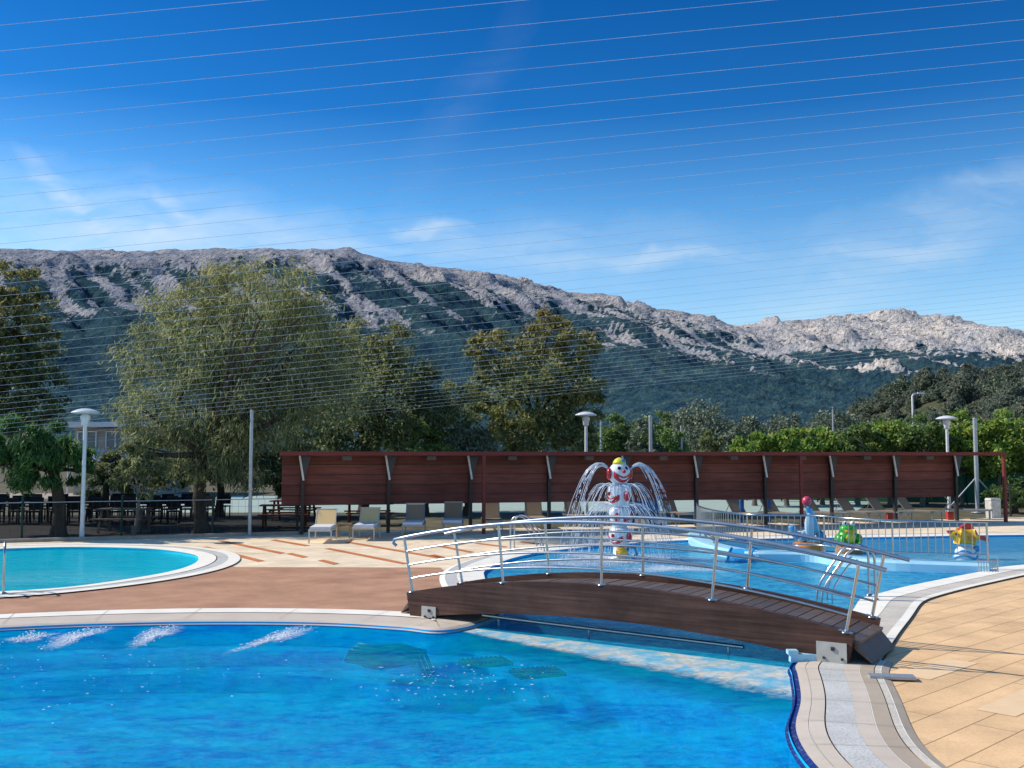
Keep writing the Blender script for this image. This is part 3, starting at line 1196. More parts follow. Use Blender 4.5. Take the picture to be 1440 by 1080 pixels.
# railings
PT = [.012, .262, .50, .735, .985]
HR = GH + .82
for side in (0, 1):
    s = .045 if side == 0 else BW - .045
    for t in PT:
        mb = MB()
        a, b = barc(t, GH - .01, s), barc(t, HR, s)
        mb.tube([a, b], .021, 10)
        po = mb.build('post', 'steel', br)
        mb = MB()
        mb.lathe([(.001, .018), (.03, .018), (.06, .006), (.06, 0)], a, 12)
        mb.bar(barc(t - .012, GH + .004, s), barc(t + .012, GH + .004, s), .085, .008)
        mb.build('foot_plate', 'steel', po)
    pts = [barc(-.015 + i * 1.045 / 40, HR + .02, s) for i in range(41)]
    if side == 0:
        pts = [pts[0] + Vector((.03, 0, -.10)), pts[0] + Vector((-.02, 0, -.055))] + pts
    mb = MB()
    mb.tube(pts, .026, 12)
    mb.build('handrail', 'steel_rail', br)
    for k, h in enumerate((.20, .41, .62)):
        mb = MB()
        mb.tube([barc(.012 + i * .973 / 36, GH + h, s) for i in range(37)], .0155, 8)
        mb.build('rail', 'steel', br)
# bearing plates
for t0, w, h0, h1 in ((.035, .27, -.0, .20), (.945, .36, .015, .265)):
    mb = MB()
    a, b = barc(t0, 0, -.012), barc(t0 + w / BLEN, 0, -.012)
    za, zb = (.01, h1) if t0 < .5 else (.03, h1)
    a.z = b.z = (za + zb) / 2
    mb.bar(a, b, .014, zb - za)
    pl = mb.build('end_plate', 'plate', br)
    for fx, fz, r in ((.25, .2, .016), (.85, .2, .016), (.55, .68, .026)):
        mb = MB()
        c = a.lerp(b, fx) - bn * .012
        c.z = za + (zb - za) * fz
        mb.bar(c - bn * .012, c + bn * .006, r * 1.6, r * 1.6)
        mb.build('bolt', 'shed_dark', pl)

# low pipe rail under the bridge
A = G(679, 866, .06)
B = G(1046, 910, .06)
lr = thing('low_pipe_rail', 'low steel pipe rail just above the water under the footbridge', 'rail', (A.x, A.y, -.1))
mb = MB()
mb.tube([A - Vector(lr.location) + Vector((0, 0, .06)), A - Vector(lr.location), B - Vector(lr.location)], .026, 10)
mb.build('pipe', 'steel', lr)
for t in (.07, .45, .95):
    q = A.lerp(B, t) - Vector(lr.location)
    mb = MB()
    mb.tube([q, Vector((q.x, q.y, -.05))], .02, 8)
    mb.build('post', 'steel', lr)
# small pale block at the end of the coping and a drain cover
c = G(1138, 932, 0.0)
mb = MB()
mb.box((c.x - .02, c.y + .05, .05), (.40, .12, .10), Matrix.Rotation(R(-4), 3, 'Z'), .96)
mb.box((c.x - .19, c.y + .05, .12), (.12, .11, .05))
tag(mb.build('edge_block', 'cyan_paint'), 'pale blue block at the tip of the coping below the bridge plate', 'block')
c = G(1258, 952, .03)
mb = MB()
mb.bar((c.x - .28, c.y + .02, .04), (c.x + .2, c.y - .06, .04), .17, .03)
tag(mb.build('metal_threshold', 'galv'), 'grey metal strip lying on the paving by the right end of the bridge', 'threshold')


# ------------------------------------------------------------------ pool ladders
def make_ladder(label, loc, rz):
    """deck post, bow over the top, sloping stringer into the water (+x)"""
    t = thing('pool_ladder', label, 'pool ladder', loc, rz, 'steel ladders at the pool edges')
    for sy in (-.25, .25):
        pts = [(-.38, sy, 0), (-.38, sy, .70)]
        pts += [(-.38 + .20 * (1 - math.cos(a)), sy, .70 + .22 * math.sin(a)) for a in [PI / 2 * k / 5 for k in range(1, 6)]]
        pts += [(-.05, sy, .90), (.08, sy, .80), (.42, sy, .30), (.50, sy, .14), (.52, sy, -.02), (.52, sy, -.75)]
        mb = MB()
        mb.tube([Vector(p) for p in pts], .022, 10)
        r = mb.build('rail', 'steel', t)
        mb = MB()
        mb.lathe([(.024, .03), (.05, .022), (.055, 0)], (-.38, sy, .03), 12)
        mb.build('flange', 'steel', r)
        mb = MB()
        mb.tube([Vector(p) for p in [(-.10, sy, .70), (.06, sy, .60), (.28, sy, .27), (.34, sy, .1), (.34, sy, -.3)]], .015, 8)
        mb.build('inner_rail', 'steel', t)
    for z in (-.2, -.45, -.7):
        mb = MB()
        mb.box((.53, 0, z), (.08, .5, .025))
        mb.build('step', 'steel', t)
    return t


p = G(1176, 846, 0)
lad = make_ladder('steel ladder rails dropping into the pool behind the right end of the bridge', (p.x + .35, p.y + .35, 0), R(180 - 8))
p = G(738, 775, 0)
dup(lad, (p.x + .05, p.y - .05, 0), R(-12), 'steel ladder rails at the back left of the pool, beyond the bridge crown')
p = G(9, 836, 0)
dup(lad, (p.x - .40, p.y + .12, 0), R(117), 'steel ladder rail standing at the near edge of the left pool')

# ------------------------------------------------------------------ partition wall with fence in the children's pool
part_px = [(968, 759), (970, 766), (989, 776), (1026, 785), (1060, 789), (1105, 789.5), (1145, 791), (1183, 797), (1260, 803), (1392, 808)]
part = [gp(a, b, WL) for a, b in part_px]
part[0] = (part[0][0], part[0][1] + .1)
part_s = [(p.x, p.y) for p in catmull([(a, b, 0) for a, b in part], False, 6)]
def nearest(p):
    return min(range(len(loop)), key=lambda i: math.dist(loop[i], p))


ci, cj = iA * SUB, (iC - 1) * SUB
m1, m2 = nearest(part_s[0]), nearest(part_s[-1])
fill_poly('pool_water', loop[cj:] + loop[:ci + 1], [], WL, 'water_main')
fill_poly('pool_water', loop[ci:m1] + part_s + loop[m2 + 1:cj + 1], [], WL, 'water_kids')
fill_poly('pool_water', loop[m1:m2 + 1] + part_s[::-1], [], WL, 'water_toddler')
pn = normals2d(part_s, False)
if pn[10].y > 0:
    pn = [-a for a in pn]
pw = thing('pool_partition', 'low pale blue curved wall between the fountain pool and the toddler pool', 'wall')
mb = MB()
vs, fs = [], []
for p, n in zip(part_s, pn):
    x, y = p
    vs += [(x + n.x * .0, y + n.y * .0, -.5), (x, y, .12), (x - n.x * .05, y - n.y * .05, .165), (x - n.x * .50, y - n.y * .50, .175), (x - n.x * .55, y - n.y * .55, .14), (x - n.x * .55, y - n.y * .55, -.5)]
for k in range(len(part_s) - 1):
    for j in range(5):
        fs.append((6 * k + j, 6 * k + 6 + j, 6 * k + 7 + j, 6 * k + 1 + j))
fs += [(0, 1, 2, 3, 4, 5), tuple(6 * (len(part_s) - 1) + j for j in (5, 4, 3, 2, 1, 0))]
mb.add(vs, fs)
mb.build('wall_body', 'cyan_paint', pw)
# blue chute set in the wall
c1, c2 = G(1024, 787, WL), G(1056, 789, WL)
mb = MB()
d = (c2 - c1)
d.z = 0
nn = Vector((d.y, -d.x, 0)).normalized()
if nn.y > 0:
    nn = -nn
vs = []
for k in range(7):
    a = k / 6
    q = .30 * (1 - a)
    prof_z = .21 - .34 * a ** 1.6
    for p in (c1, c2):
        w = Vector((p.x, p.y, 0)) + nn * (.02 + .38 * a) - nn * .25
        vs.append((w.x, w.y, prof_z))
fs = [(2 * k, 2 * k + 1, 2 * k + 3, 2 * k + 2) for k in range(6)]
mb.add(vs, fs, True)
for p in (c1, c2):
    mb.tube([Vector((p.x, p.y, 0)) + nn * (.02 + .38 * k / 6 - .25) + Vector((0, 0, .22 - .34 * (k / 6) ** 1.6)) for k in range(7)], .03, 6)
mb.build('chute', 'mid_blue', pw)

fence_path = [(p[0] - n.x * .28, p[1] - n.y * .28) for p, n in zip(part_s, pn)]
fence_path = [fence_path[0]] + fence_path[3:]
fl = [0]
for a, b in zip(fence_path, fence_path[1:]):
    fl.append(fl[-1] + math.dist(a, b))


def on_fence(s):
    for k in range(len(fl) - 1):
        if fl[k + 1] >= s:
            u = (s - fl[k]) / max(1e-6, fl[k + 1] - fl[k])
            a, b = fence_path[k], fence_path[k + 1]
            return Vector((a[0] + (b[0] - a[0]) * u, a[1] + (b[1] - a[1]) * u, 0))
    return Vector((*fence_path[-1], 0))


fc = thing('pool_fence', 'steel fence of thin upright bars curving around the toddler pool', 'fence')
FT, FB = 1.04, .34
for z, r in ((FT, .024), (FB, .016)):
    mb = MB()
    mb.tube([Vector((p[0], p[1], z)) for p in fence_path], r, 8)
    mb.build('top_rail' if z == FT else 'bottom_rail', 'steel', fc)
nb = 78
for k in range(nb + 1):
    s = fl[-1] * k / nb
    q = on_fence(s)
    mb = MB()
    if k % 13 == 0:
        mb.tube([q + Vector((0, 0, .17)), q + Vector((0, 0, FT))], .022, 8)
        mb.build('post', 'steel', fc)
    else:
        mb.tube([q + Vector((0, 0, FB)), q + Vector((0, 0, FT))], .009, 6)
        mb.build('baluster', 'steel', fc)
# end gate grating by the right coping
q = G(1374, 806, 0)
gt = thing('end_grating', 'short grey grating panel at the right end of the pool fence', 'grating', (q.x, q.y, 0), R(-10))
mb = MB()
mb.tube([(.44, .1, -.2), (.44, .1, .30)], .018, 8)
mb.build('post', 'steel', gt)
mb = MB()
for k in range(7):
    mb.tube([(.06 + k * .055, .1, -.05), (.06 + k * .055, .1, .25)], .008, 6)
mb.tube([(0, .1, .25), (.42, .1, .25)], .014, 6)
mb.tube([(0, .1, .0), (.42, .1, .0)], .014, 6)
mb.build('grille', 'galv', gt)

# ------------------------------------------------------------------ clown fountain
cl = G(872, 786, WL)
ct = thing('clown_fountain', 'stacked white clown heads with red grins forming a fountain column', 'fountain', (cl.x, cl.y, WL))
PXM = cl.y / F * 1.0


def zpx(py):
    return P(872, py, cl.y).z - WL


mb = MB()
mb.lathe([(.001, .0), (.30, .0), (.30, .06), (.18, .08), (.16, .35), (.17, .42), (.001, .42)], (0, 0, -.02), 24)
mb.build('base', 'white_gloss', ct)
mb = MB()
mb.ball((.02, -.20, .16), (.155, .14, .15), 20, 12)
mb.build('nozzle_ball', 'yellow_gloss', ct)
for sx in (1,):
    mb = MB()
    mb.tube([(.28 + .12 * math.cos(a), -.08, .17 + .13 * math.sin(a)) for a in [2 * PI * k / 16 for k in range(17)]], .035, 8, False)
    mb.build('water_ring', 'blue_gloss', ct)


def on_ball(c, r, az, el, k=1.0):
    """point on a head: az 0 = towards -y (viewer side)"""
    rx, ry, rz = r
    return Vector((c[0] + rx * k * math.sin(az) * math.cos(el), c[1] - ry * k * math.cos(az) * math.cos(el), c[2] + rz * k * math.sin(el)))


def patch(mb, c, r, az0, el0, fa, fe, k=1.03, na=14, ne=5, shape=None):
    """a raised patch on a head; shape(u) -> (lo, hi) in -1..1 across the height"""
    vs, fs = [], []
    for i in range(na + 1):
        u = -1 + 2 * i / na
        lo, hi = shape(u)
        for j in range(ne + 1):
            w = lo + (hi - lo) * j / ne
            edge = (1 - abs(u) ** 4) * (1 - abs(2 * j / ne - 1) ** 3)
            vs.append(on_ball(c, r, az0 + u * fa, el0 + w * fe, 0.99 + (k - .99) * (0.35 + .65 * edge)))
    for i in range(na):
        for j in range(ne):
            a = i * (ne + 1) + j
            fs.append((a, a + ne + 1, a + ne + 2, a + 1))
    mb.add(vs, fs, True)


def smile(u):
    return (-.95 + .9 * u * u, .15 + .85 * abs(u) ** 1.5 - 0.0)


def smile_in(u):
    return (-.45 + .75 * u * u, .02 + .55 * u * u)


def oval(u):
    h = math.sqrt(max(0, 1 - u * u))
    return (-h, h)


def clown_head(zc, r, az, ear_m='red_gloss', cup=False):
    c = (0, 0, zc)
    mb = MB()
    if cup:
        rz = r[2]
        mb.lathe([(.001, -rz), (r[0] * .62, -rz), (r[0] * .72, -rz * .85), (r[0] * .95, -rz * .1), (r[0] * 1.0, rz * .4), (r[0] * .92, rz * .82), (r[0] * .6, rz), (.001, rz)], c, 24)
    else:
        mb.ball(c, r, 26, 16)
    h = mb.build('head', 'white_gloss', ct)
    mb = MB()
    patch(mb, c, r, az, -.32, .95, .56, 1.07, shape=smile)
    mb.build('mouth', 'red_gloss', h)
    mb = MB()
    patch(mb, c, r, az, -.36, .52, .36, 1.10, shape=smile_in)
    mb.build('teeth', 'white_gloss', h)
    mb = MB()
    q = on_ball(c, r, az, .18, 1.07)
    mb.ball(q, r[0] * .17, 12, 8)
    mb.build('nose', 'red_gloss', h)
    for sg in (-1, 1):
        mb = MB()
        patch(mb, c, r, az + sg * .42, .50, .20, .16, 1.04, 10, 5, oval)
        mb.build('eye', 'black_gloss', h)
        mb = MB()
        q = on_ball(c, r, az + sg * PI / 2, .0, 1.02)
        mb.ball(q, (r[0] * .26, r[1] * .5, r[2] * .52), 14, 8, Matrix.Rotation(-az, 3, 'Z').inverted() if False else None)
        mb.build('ear', ear_m, h)
    return h


z1 = zpx(666)
clown_head(z1, (.275, .275, .29), .30)
clown_head(zpx(697), (.295, .28, .26), -1.05, cup=True)
clown_head(zpx(727), (.27, .27, .24), 1.2, cup=True)
clown_head(zpx(755), (.275, .27, .235), -.75, cup=True)
mb = MB()
mb.lathe([(.001, 0), (.17, 0), (.155, .06), (.11, .12), (.04, .16), (.001, .165)], (0, 0, z1 + .235), 20)
hat = mb.build('hat', 'lemon_gloss', ct)
mb = MB()
for k in range(3):
    th = -0.5 + k * 1.05
    mb.ball((.085 * math.cos(th), -.085 * math.sin(th) * 0 - .09 * abs(math.cos(th - .8)), z1 + .31), (.075, .06, .06), 12, 8)
mb.build('hat_stripe', 'blue_gloss', hat)
for z, r in ((zpx(682), .22), (zpx(711.5), .20), (zpx(740.5), .19)):
    mb = MB()
    mb.lathe([(.001, -.03), (r * .8, -.03), (r, 0), (r * .8, .03), (.001, .03)], (0, 0, z), 24)
    mb.build('collar', 'pale_blue_gloss', ct)


# water sprays
def jet(mb, p0, vx, vy, vz, r0, r1, tmax=3.0, g=9.8, breakup=False, rn=random, zend=None):
    zend = WL if zend is None else zend
    pts, rs = [], []
    t = 0
    T = (vz + math.sqrt(vz * vz + 2 * g * (p0[2] - zend))) / g
    n = 14
    for k in range(n + 1):
        t = T * k / n
        wob = .012 * k / n
        pts.append(Vector((p0[0] + vx * t + rn.uniform(-wob, wob), p0[1] + vy * t + rn.uniform(-wob, wob), p0[2] + vz * t - g * t * t / 2)))
        rs.append((r0 + (r1 - r0) * k / n) * rn.uniform(.7, 1.25))
    if not breakup:
        mb.tube(pts, rs, 6)
    else:
        cut = rn.randint(7, 10)
        mb.tube(pts[:cut], rs[:cut], 6)
        k = cut
        while k < n:
            q = pts[k].lerp(pts[k + 1], rn.random())
            d = (pts[k + 1] - pts[k]).normalized()
            L = rn.uniform(.02, .09)
            mb.tube([q - d * L, q, q + d * L], [.002, rs[k] * 1.15, .002], 5)
            if rn.random() < .8:
                q = pts[k].lerp(pts[k + 1], rn.random())
                mb.ball(q + Vector((rn.uniform(-.03, .03), rn.uniform(-.03, .03), 0)), rs[k] * rn.uniform(.5, 1.2), 6, 4)
            k += 1


rn = random.Random(5)
mb = MB()
for sg in (-1, 1):
    for k in range(16):
        mbx = mb
        v = 1.0 + .55 * rn.random()
        jet(mbx, (cl.x + sg * .24, cl.y - .02 + rn.uniform(-.05, .05), WL + z1 + .07), sg * 1.12 * v * .9, rn.uniform(-.22, .22), 1.75 * (.85 + .3 * rn.random()), .011, .0075, breakup=rn.random() < .75, rn=rn)
tag(mb.build('water_jets', 'spray'), 'two thick arching water jets from the ears of the top clown head', 'water spray', None, 'stuff')
for (zz, vr, n, lab) in ((zpx(684), 1.35, 46, 'upper umbrella of thin falling water under the top clown head'), (zpx(712), 1.7, 56, 'lower umbrella of thin falling water around the clown column')):
    mb = MB()
    for k in range(n):
        th = 2 * PI * k / n + rn.uniform(-.05, .05)
        v = vr * rn.uniform(.75, 1.12) * (1 if math.sin(th) > -.55 else 1.15)
        jet(mb, (cl.x + .27 * math.cos(th), cl.y + .27 * math.sin(th), WL + zz), v * math.cos(th), v * math.sin(th), 1.1 * rn.uniform(.6, 1.2), .0065, .0055, breakup=rn.random() < .8, rn=rn)
    tag(mb.build('water_umbrella', 'spray'), lab, 'water spray', None, 'stuff')
foam('splash_foam', 'white splash foam on the water around the clown fountain', None, cl.x, cl.y, 1.9, 1.7, 420, 0, 77, .12)
p = G(980, 800, WL)
foam('splash_foam', 'patch of white foam on the water to the right of the clown fountain', None, p.x - .6, p.y, 1.4, .8, 60, 0, 78, .03, .8)
p = G(790, 793, WL)
foam('splash_foam', 'patch of white foam on the water to the left of the clown fountain', None, p.x, p.y, 1.4, .8, 60, 0, 79, .03, .8)


# ------------------------------------------------------------------ toddler pool figures
def skin_mesh(name, pts, edges, radii, mat, parent, sub=2):
    me = bpy.data.meshes.new(name)
    me.from_pydata([Vector(p) for p in pts], edges, [])
    ob = bpy.data.objects.new(name, me)
    COL.objects.link(ob)
    sk = ob.modifiers.new('skin', 'SKIN')
    ss = ob.modifiers.new('sub', 'SUBSURF')
    ss.levels = sub
    ss.render_levels = sub
    for i, r in enumerate(radii):
        rr = r if isinstance(r, tuple) else (r, r)
        me.skin_vertices[0].data[i].radius = rr
        me.skin_vertices[0].data[i].use_root = (i == 0)
    dg = bpy.context.evaluated_depsgraph_get()
    m2 = bpy.data.meshes.new_from_object(ob.evaluated_get(dg))
    bpy.data.objects.remove(ob)
    m2.name = name
    m2.polygons.foreach_set('use_smooth', [True] * len(m2.polygons))
    return link(name, m2, mat, parent)


# seal with a ball
p = G(1136, 775, WL)
sl = thing('seal_figure', 'blue fibreglass seal balancing a pink red ball on an orange base', 'pool figure', (p.x, p.y, WL))
mb = MB()
mb.lathe([(.001, -.2), (.44, -.2), (.45, .02), (.41, .20), (.36, .235), (.001, .24)], (0, 0, 0), 10, 1.0, .8)
mb.build('base', 'orange_gloss', sl)
mb = MB()
mb.lathe([(.40, .0), (.455, .01), (.455, .05), (.40, .06)], (0, 0, -.02), 10, 1.0, .8)
mb.build('base_rim', 'rock_orange', sl)
skin_mesh('body', [(.10, 0, .36), (.14, -.02, .55), (.13, -.03, .76), (.08, -.05, .98), (.03, -.08, 1.12), (-.05, -.14, 1.17), (-.16, 0, .36), (-.34, 0, .42), (-.40, 0, .58), (-.44, 0, .70)],
          [(0, 1), (1, 2), (2, 3), (3, 4), (4, 5), (0, 6), (6, 7), (7, 8), (8, 9)], [.19, .19, .155, .11, .10, .05, .16, .11, .10, (.06, .12)], 'sky_gloss', sl)
mb = MB()
mb.ball((.03, -.115, .66), (.135, .10, .36), 18, 12)
mb.build('belly', 'pale_blue_gloss', sl)
for sg in (-1, 1):
    mb = MB()
    mb.ball((.10 + sg * .24, -.09, .40), (.12, .05, .19), 14, 8, Matrix.Rotation(-sg * .6, 3, 'Y'))
    mb.build('flipper', 'blue_gloss' if sg > 0 else 'pale_blue_gloss', sl)
    mb = MB()
    mb.ball((-.01 + sg * .06, -.14, 1.16), .02, 8, 6)
    mb.build('eye', 'black_gloss', sl)
mb = MB()
mb.ball((-.02, -.06, 1.33), .125, 20, 12)
mb.build('ball', 'pink_gloss', sl)

# frog
p = G(1193, 778, WL)
fr = thing('frog_figure', 'green fibreglass frog with yellow mouth sitting on a brown rock', 'pool figure', (p.x, p.y, WL))
mb = MB()
rr = random.Random(3)
prof = [(.001, -.2), (.34, -.2), (.36, .0), (.33, .12), (.27, .22), (.001, .25)]
mb.lathe(prof, (0, 0, 0), 11, 1.0, .85)
mb.v = [(x + rr.uniform(-.02, .02), y + rr.uniform(-.02, .02), z + rr.uniform(-.015, .015)) for x, y, z in mb.v]
mb.build('rock', 'rock_orange', fr)
mb = MB()
mb.ball((0, .02, .42), (.27, .24, .22), 22, 14)
mb.ball((0, -.02, .62), (.225, .20, .15), 22, 12)
mb.build('body', 'green_gloss', fr)
mb = MB()
patch(mb, (0, -.02, .58), (.225, .205, .15), .25, -.1, .95, .55, 1.06, 14, 5, lambda u: (-.8 + .5 * u * u, .45 + .3 * u * u))
mb.build('mouth', 'yellow_gloss', fr)
mb = MB()
patch(mb, (0, .02, .42), (.27, .24, .22), .1, -.1, .6, .6, 1.04, 12, 5, oval)
mb.build('belly', 'lemon_gloss', fr)
for sg in (-1, 1):
    mb = MB()
    mb.ball((sg * .26, -.04, .36), (.10, .17, .15), 14, 8)
    mb.tube([(sg * .20, -.16, .42), (sg * .24, -.24, .32), (sg * .20, -.28, .25)], [.055, .045, .05], 8)
    mb.build('leg', 'green_gloss', fr)
    mb = MB()
    mb.ball((sg * .10, -.08, .775), .068, 14, 10)
    e = mb.build('eye', 'white_gloss', fr)
    mb = MB()
    mb.ball((sg * .105, -.135, .785), .03, 8, 6)
    mb.build('pupil', 'black_gloss', e)

# fish on a wave
p = G(1358, 786, WL)
fs_ = thing('fish_figure', 'yellow fibreglass fish with red fins riding a white and blue wave', 'pool figure', (p.x, p.y, WL))
mb = MB()
mb.lathe([(.001, -.2), (.27, -.2), (.275, .05), (.24, .22), (.16, .30), (.001, .32)], (0, 0, 0), 20, 1, .8)
wv = mb.build('wave', 'white_gloss', fs_)
mb = MB()
for k, zc in enumerate((.07, .18)):
    mb.tube([(.285 * (1 - .16 * k) * math.cos(a), .23 * (1 - .16 * k) * math.sin(a), zc + .04 * math.cos(3 * a)) for a in [2 * PI * j / 30 for j in range(31)]], .024, 6, False)
mb.ball((.27, -.02, .25), (.09, .07, .08), 12, 8)
mb.build('wave_crest', 'sky_gloss', wv)
skin_mesh('body', [(.0, 0, .53), (.16, 0, .54), (.30, 0, .52), (.38, 0, .52), (-.16, 0, .56), (-.30, 0, .60), (-.40, -.02, .64)], [(0, 1), (1, 2), (2, 3), (0, 4), (4, 5), (5, 6)],
          [(.17, .20), (.14, .17), (.07, .10), (.04, .05), (.16, .18), (.10, .11), (.05, .06)], 'yellow_gloss', fs_)


def fin(name, poly, mat, parent, th=.05, y0=0):
    """flat shape in the xz plane with a thickness"""
    mb = MB()
    n = len(poly)
    vs = [(x, y0 - th / 2, z) for x, z in poly] + [(x, y0 + th / 2, z) for x, z in poly]
    f = [tuple(range(n)), tuple(range(2 * n - 1, n - 1, -1))]
    for i in range(n):
        j = (i + 1) % n
        f.append((i, n + i, n + j, j))
    mb.add(vs, f)
    return mb.build(name, mat, parent)


fin('dorsal_fin', [(-.22, .68), (-.08, .80), (.02, .88), (.12, .86), (.24, .72), (.30, .60), (.0, .66)], 'red_gloss', fs_, .12)
fin('tail_fin', [(.30, .55), (.42, .58), (.58, .48), (.55, .42), (.44, .45), (.34, .48)], 'red_gloss', fs_, .08)
fin('snout_crest', [(-.20, .69), (-.30, .70), (-.44, .69), (-.40, .62), (-.25, .63)], 'red_gloss', fs_, .10)
for sg in (-1, 1):
    mb = MB()
    mb.ball((-.26, sg * .11, .62), .035, 10, 6)
    mb.build('eye', 'black_gloss', fs_)
fin('side_fin', [(-.02, .56), (.12, .58), (.18, .48), (.05, .45)], 'orange_gloss', fs_, .06, -.17)

# ------------------------------------------------------------------ shelter
SA = Vector((-6.65, 31.75, 0))
SB = Vector((17.05, 38.45, 0))
sd = (SB - SA).normalized()
sn = Vector((sd.y, -sd.x, 0))        # towards the pool
sh = thing('sun_shelter', 'long red brown timber sun shelter with board wall behind the loungers', 'shelter')


def sp(t, out, z):
    q = SA + (SB - SA) * t + sn * out
    return Vector((q.x, q.y, z))


NB = 9
OV = 1.35
W0 = -.026
F0 = min((k / 1000 for k in range(-80, 120)), key=lambda t: abs((SA.lerp(SB, t) + sn * OV).x / (SA.lerp(SB, t) + sn * OV).y * F + 720 - 394))
for i in range(NB + 1):
    t = i / NB
    mb = MB()
    mb.bar(sp(t, .02, -.03), sp(t, .02, 2.55), .10, .12, sn)
    mb.build('post', 'shed_dark', sh)
    mb = MB()
    q = [sp(t, .10, 1.72) + sd * .03, sp(t, .10, 2.47) - sd * .08, sp(t, .10, 2.47) + sd * .26]
    w = sn * .015
    mb.add([p - w for p in q] + [p + w for p in q], [(0, 1, 2), (5, 4, 3), (0, 3, 4, 1), (1, 4, 5, 2), (2, 5, 3, 0)])
    b = mb.build('bracket', 'bracket', sh)
    mb = MB()
    mb.bar(sp(t, .13, 1.70) + sd * .02, sp(t, .13, 2.48) - sd * .11, .06, .05, sn)
    mb.build('bracket_edge', 'bracket_edge', b)
    mb = MB()
    mb.bar(sp(t, .09, 2.51), sp(t, OV - .04, 2.52), .06, .07)
    mb.build('rafter', 'shed_dark', sh)
for i in range(NB):
    t0 = i / NB if i else W0
    t1 = (i + 1) / NB
    mb = MB()
    zs = [.90 + k * 1.62 / 5 for k in range(6)]
    for k in range(5):
        j = random.uniform(-.006, .006)
        mb.bar(sp(t0, -.09 + j, (zs[k] + zs[k + 1]) / 2), sp(t1, -.09 + j, (zs[k] + zs[k + 1]) / 2), .035, 1.62 / 5 - .022)
    bp = mb.build('board_panel', 'shed_wood', sh)
    mb = MB()
    mb.bar(sp(t0, -.125, 1.71), sp(t1, -.125, 1.71), .02, 1.61)
    mb.build('backing', 'shed_dark', bp)
    mb = MB()
    tt = t1 - .062
    mb.bar(sp(tt, .25, 2.40), sp(tt + .012, .25, 2.40), .2, .13)
    mb.build('lamp_box', 'greybox', sh)
for k in range(3):
    t0, t1 = F0 + (1.045 - F0) * k / 3, F0 + (1.045 - F0) * (k + 1) / 3
    mb = MB()
    mb.bar(sp(t0, OV, 2.55), sp(t1 - .0004, OV, 2.55), .06, .125)
    mb.build('fascia', 'shed_red', sh)
mb = MB()
mb.bar(sp(F0 + .003, (OV - .12) / 2 - .05, 2.57), sp(1.0, (OV - .12) / 2 - .05, 2.57), OV + .02, .05)
mb.build('roof', 'shed_wood', sh)
mb = MB()
mb.bar(sp(1.045, OV - .04, 2.54), sp(1.002, -.05, 2.54), .06, .10)
mb.build('end_beam', 'shed_red', sh)
for px in (680, 1125, 1410):
    # along the fascia line
    best = min(range(0, 1100), key=lambda k: abs((sp(k / 1000, OV, 0).x / sp(k / 1000, OV, 0).y * F + 720) - px))
    t = min(best / 1000, 1.043)
    mb = MB()
    mb.bar(sp(t, OV, 0), sp(t, OV, 2.485), .10, .10, sn)
    mb.build('front_post', 'shed_red', sh)


# ------------------------------------------------------------------ loungers
def make_lounger(name, label, sling, mattress, loc, rz, back=.95, fm='alu'):
    """head at +y, foot at -y"""
    t = thing(name, label, 'sun lounger', loc, rz, 'sun loungers lined up under the shelter')
    W, L, H = .62, 1.92, .36
    mb = MB()
    for sx in (-1, 1):
        mb.bar((sx * W / 2, -L / 2, H), (sx * W / 2, L / 2 - .25, H), .035, .05)
    mb.bar((-W / 2 - .015, -L / 2 - .018, H), (W / 2 + .015, -L / 2 - .018, H), .035, .05)
    mb.bar((-W / 2 - .015, L / 2 - .232, H), (W / 2 + .015, L / 2 - .232, H), .035, .05)
    mb.build('frame', fm, t)
    for sx in (-1, 1):
        for y in (-L / 2 + .06, L / 2 - .42):
            mb = MB()
            mb.bar((sx * W / 2, y, 0), (sx * W / 2, y, H - .026), .035, .035, (0, 1, 0))
            mb.build('leg', fm, t)
    hy = .28
    mb = MB()
    if mattress:
        mb.box((0, (-L / 2 + hy) / 2, H + .065), (W - .02, hy + L / 2, .075), None, .96)
    else:
        mb.box((0, (-L / 2 + hy) / 2, H + .012), (W - .06, hy + L / 2 - .02, .02))
    mb.build('seat', mattress or sling, t)
    ang = back
    q0 = Vector((0, hy, H + .03))
    d = Vector((0, math.cos(ang), math.sin(ang)))
    q1 = q0 + d * .64
    mb = MB()
    mb.bar(q0 + d * .02, q1, W - .085, .022, Vector((0, -math.sin(ang), math.cos(ang))))
    b = mb.build('backrest', sling, t)
    mb = MB()
    for sx in (-1, 1):
        o_ = Vector((sx * (W / 2 - .025), 0, 0))
        mb.bar(q0 + o_, q1 + o_ + d * .02, .03, .035, Vector((0, -math.sin(ang), math.cos(ang))))
        mb.bar(q0 + o_ + d * .35, Vector((sx * (W / 2 - .025), q0.y + .42, H + .03)), .02, .02)
    mb.bar(q1 + d * .035 - Vector((W / 2, 0, 0)), q1 + d * .035 + Vector((W / 2, 0, 0)), .04, .035)
    mb.build('backrest_frame', fm, b)
    return t


# left group: foot ends towards the pool
def lounger_at(px, py, rz):
    """px,py: foot end on the paving"""
    g = G(px, py, 0)
    d = Vector((-math.sin(rz), math.cos(rz), 0))
    return (g.x + d.x * .9, g.y + d.y * .9, 0)


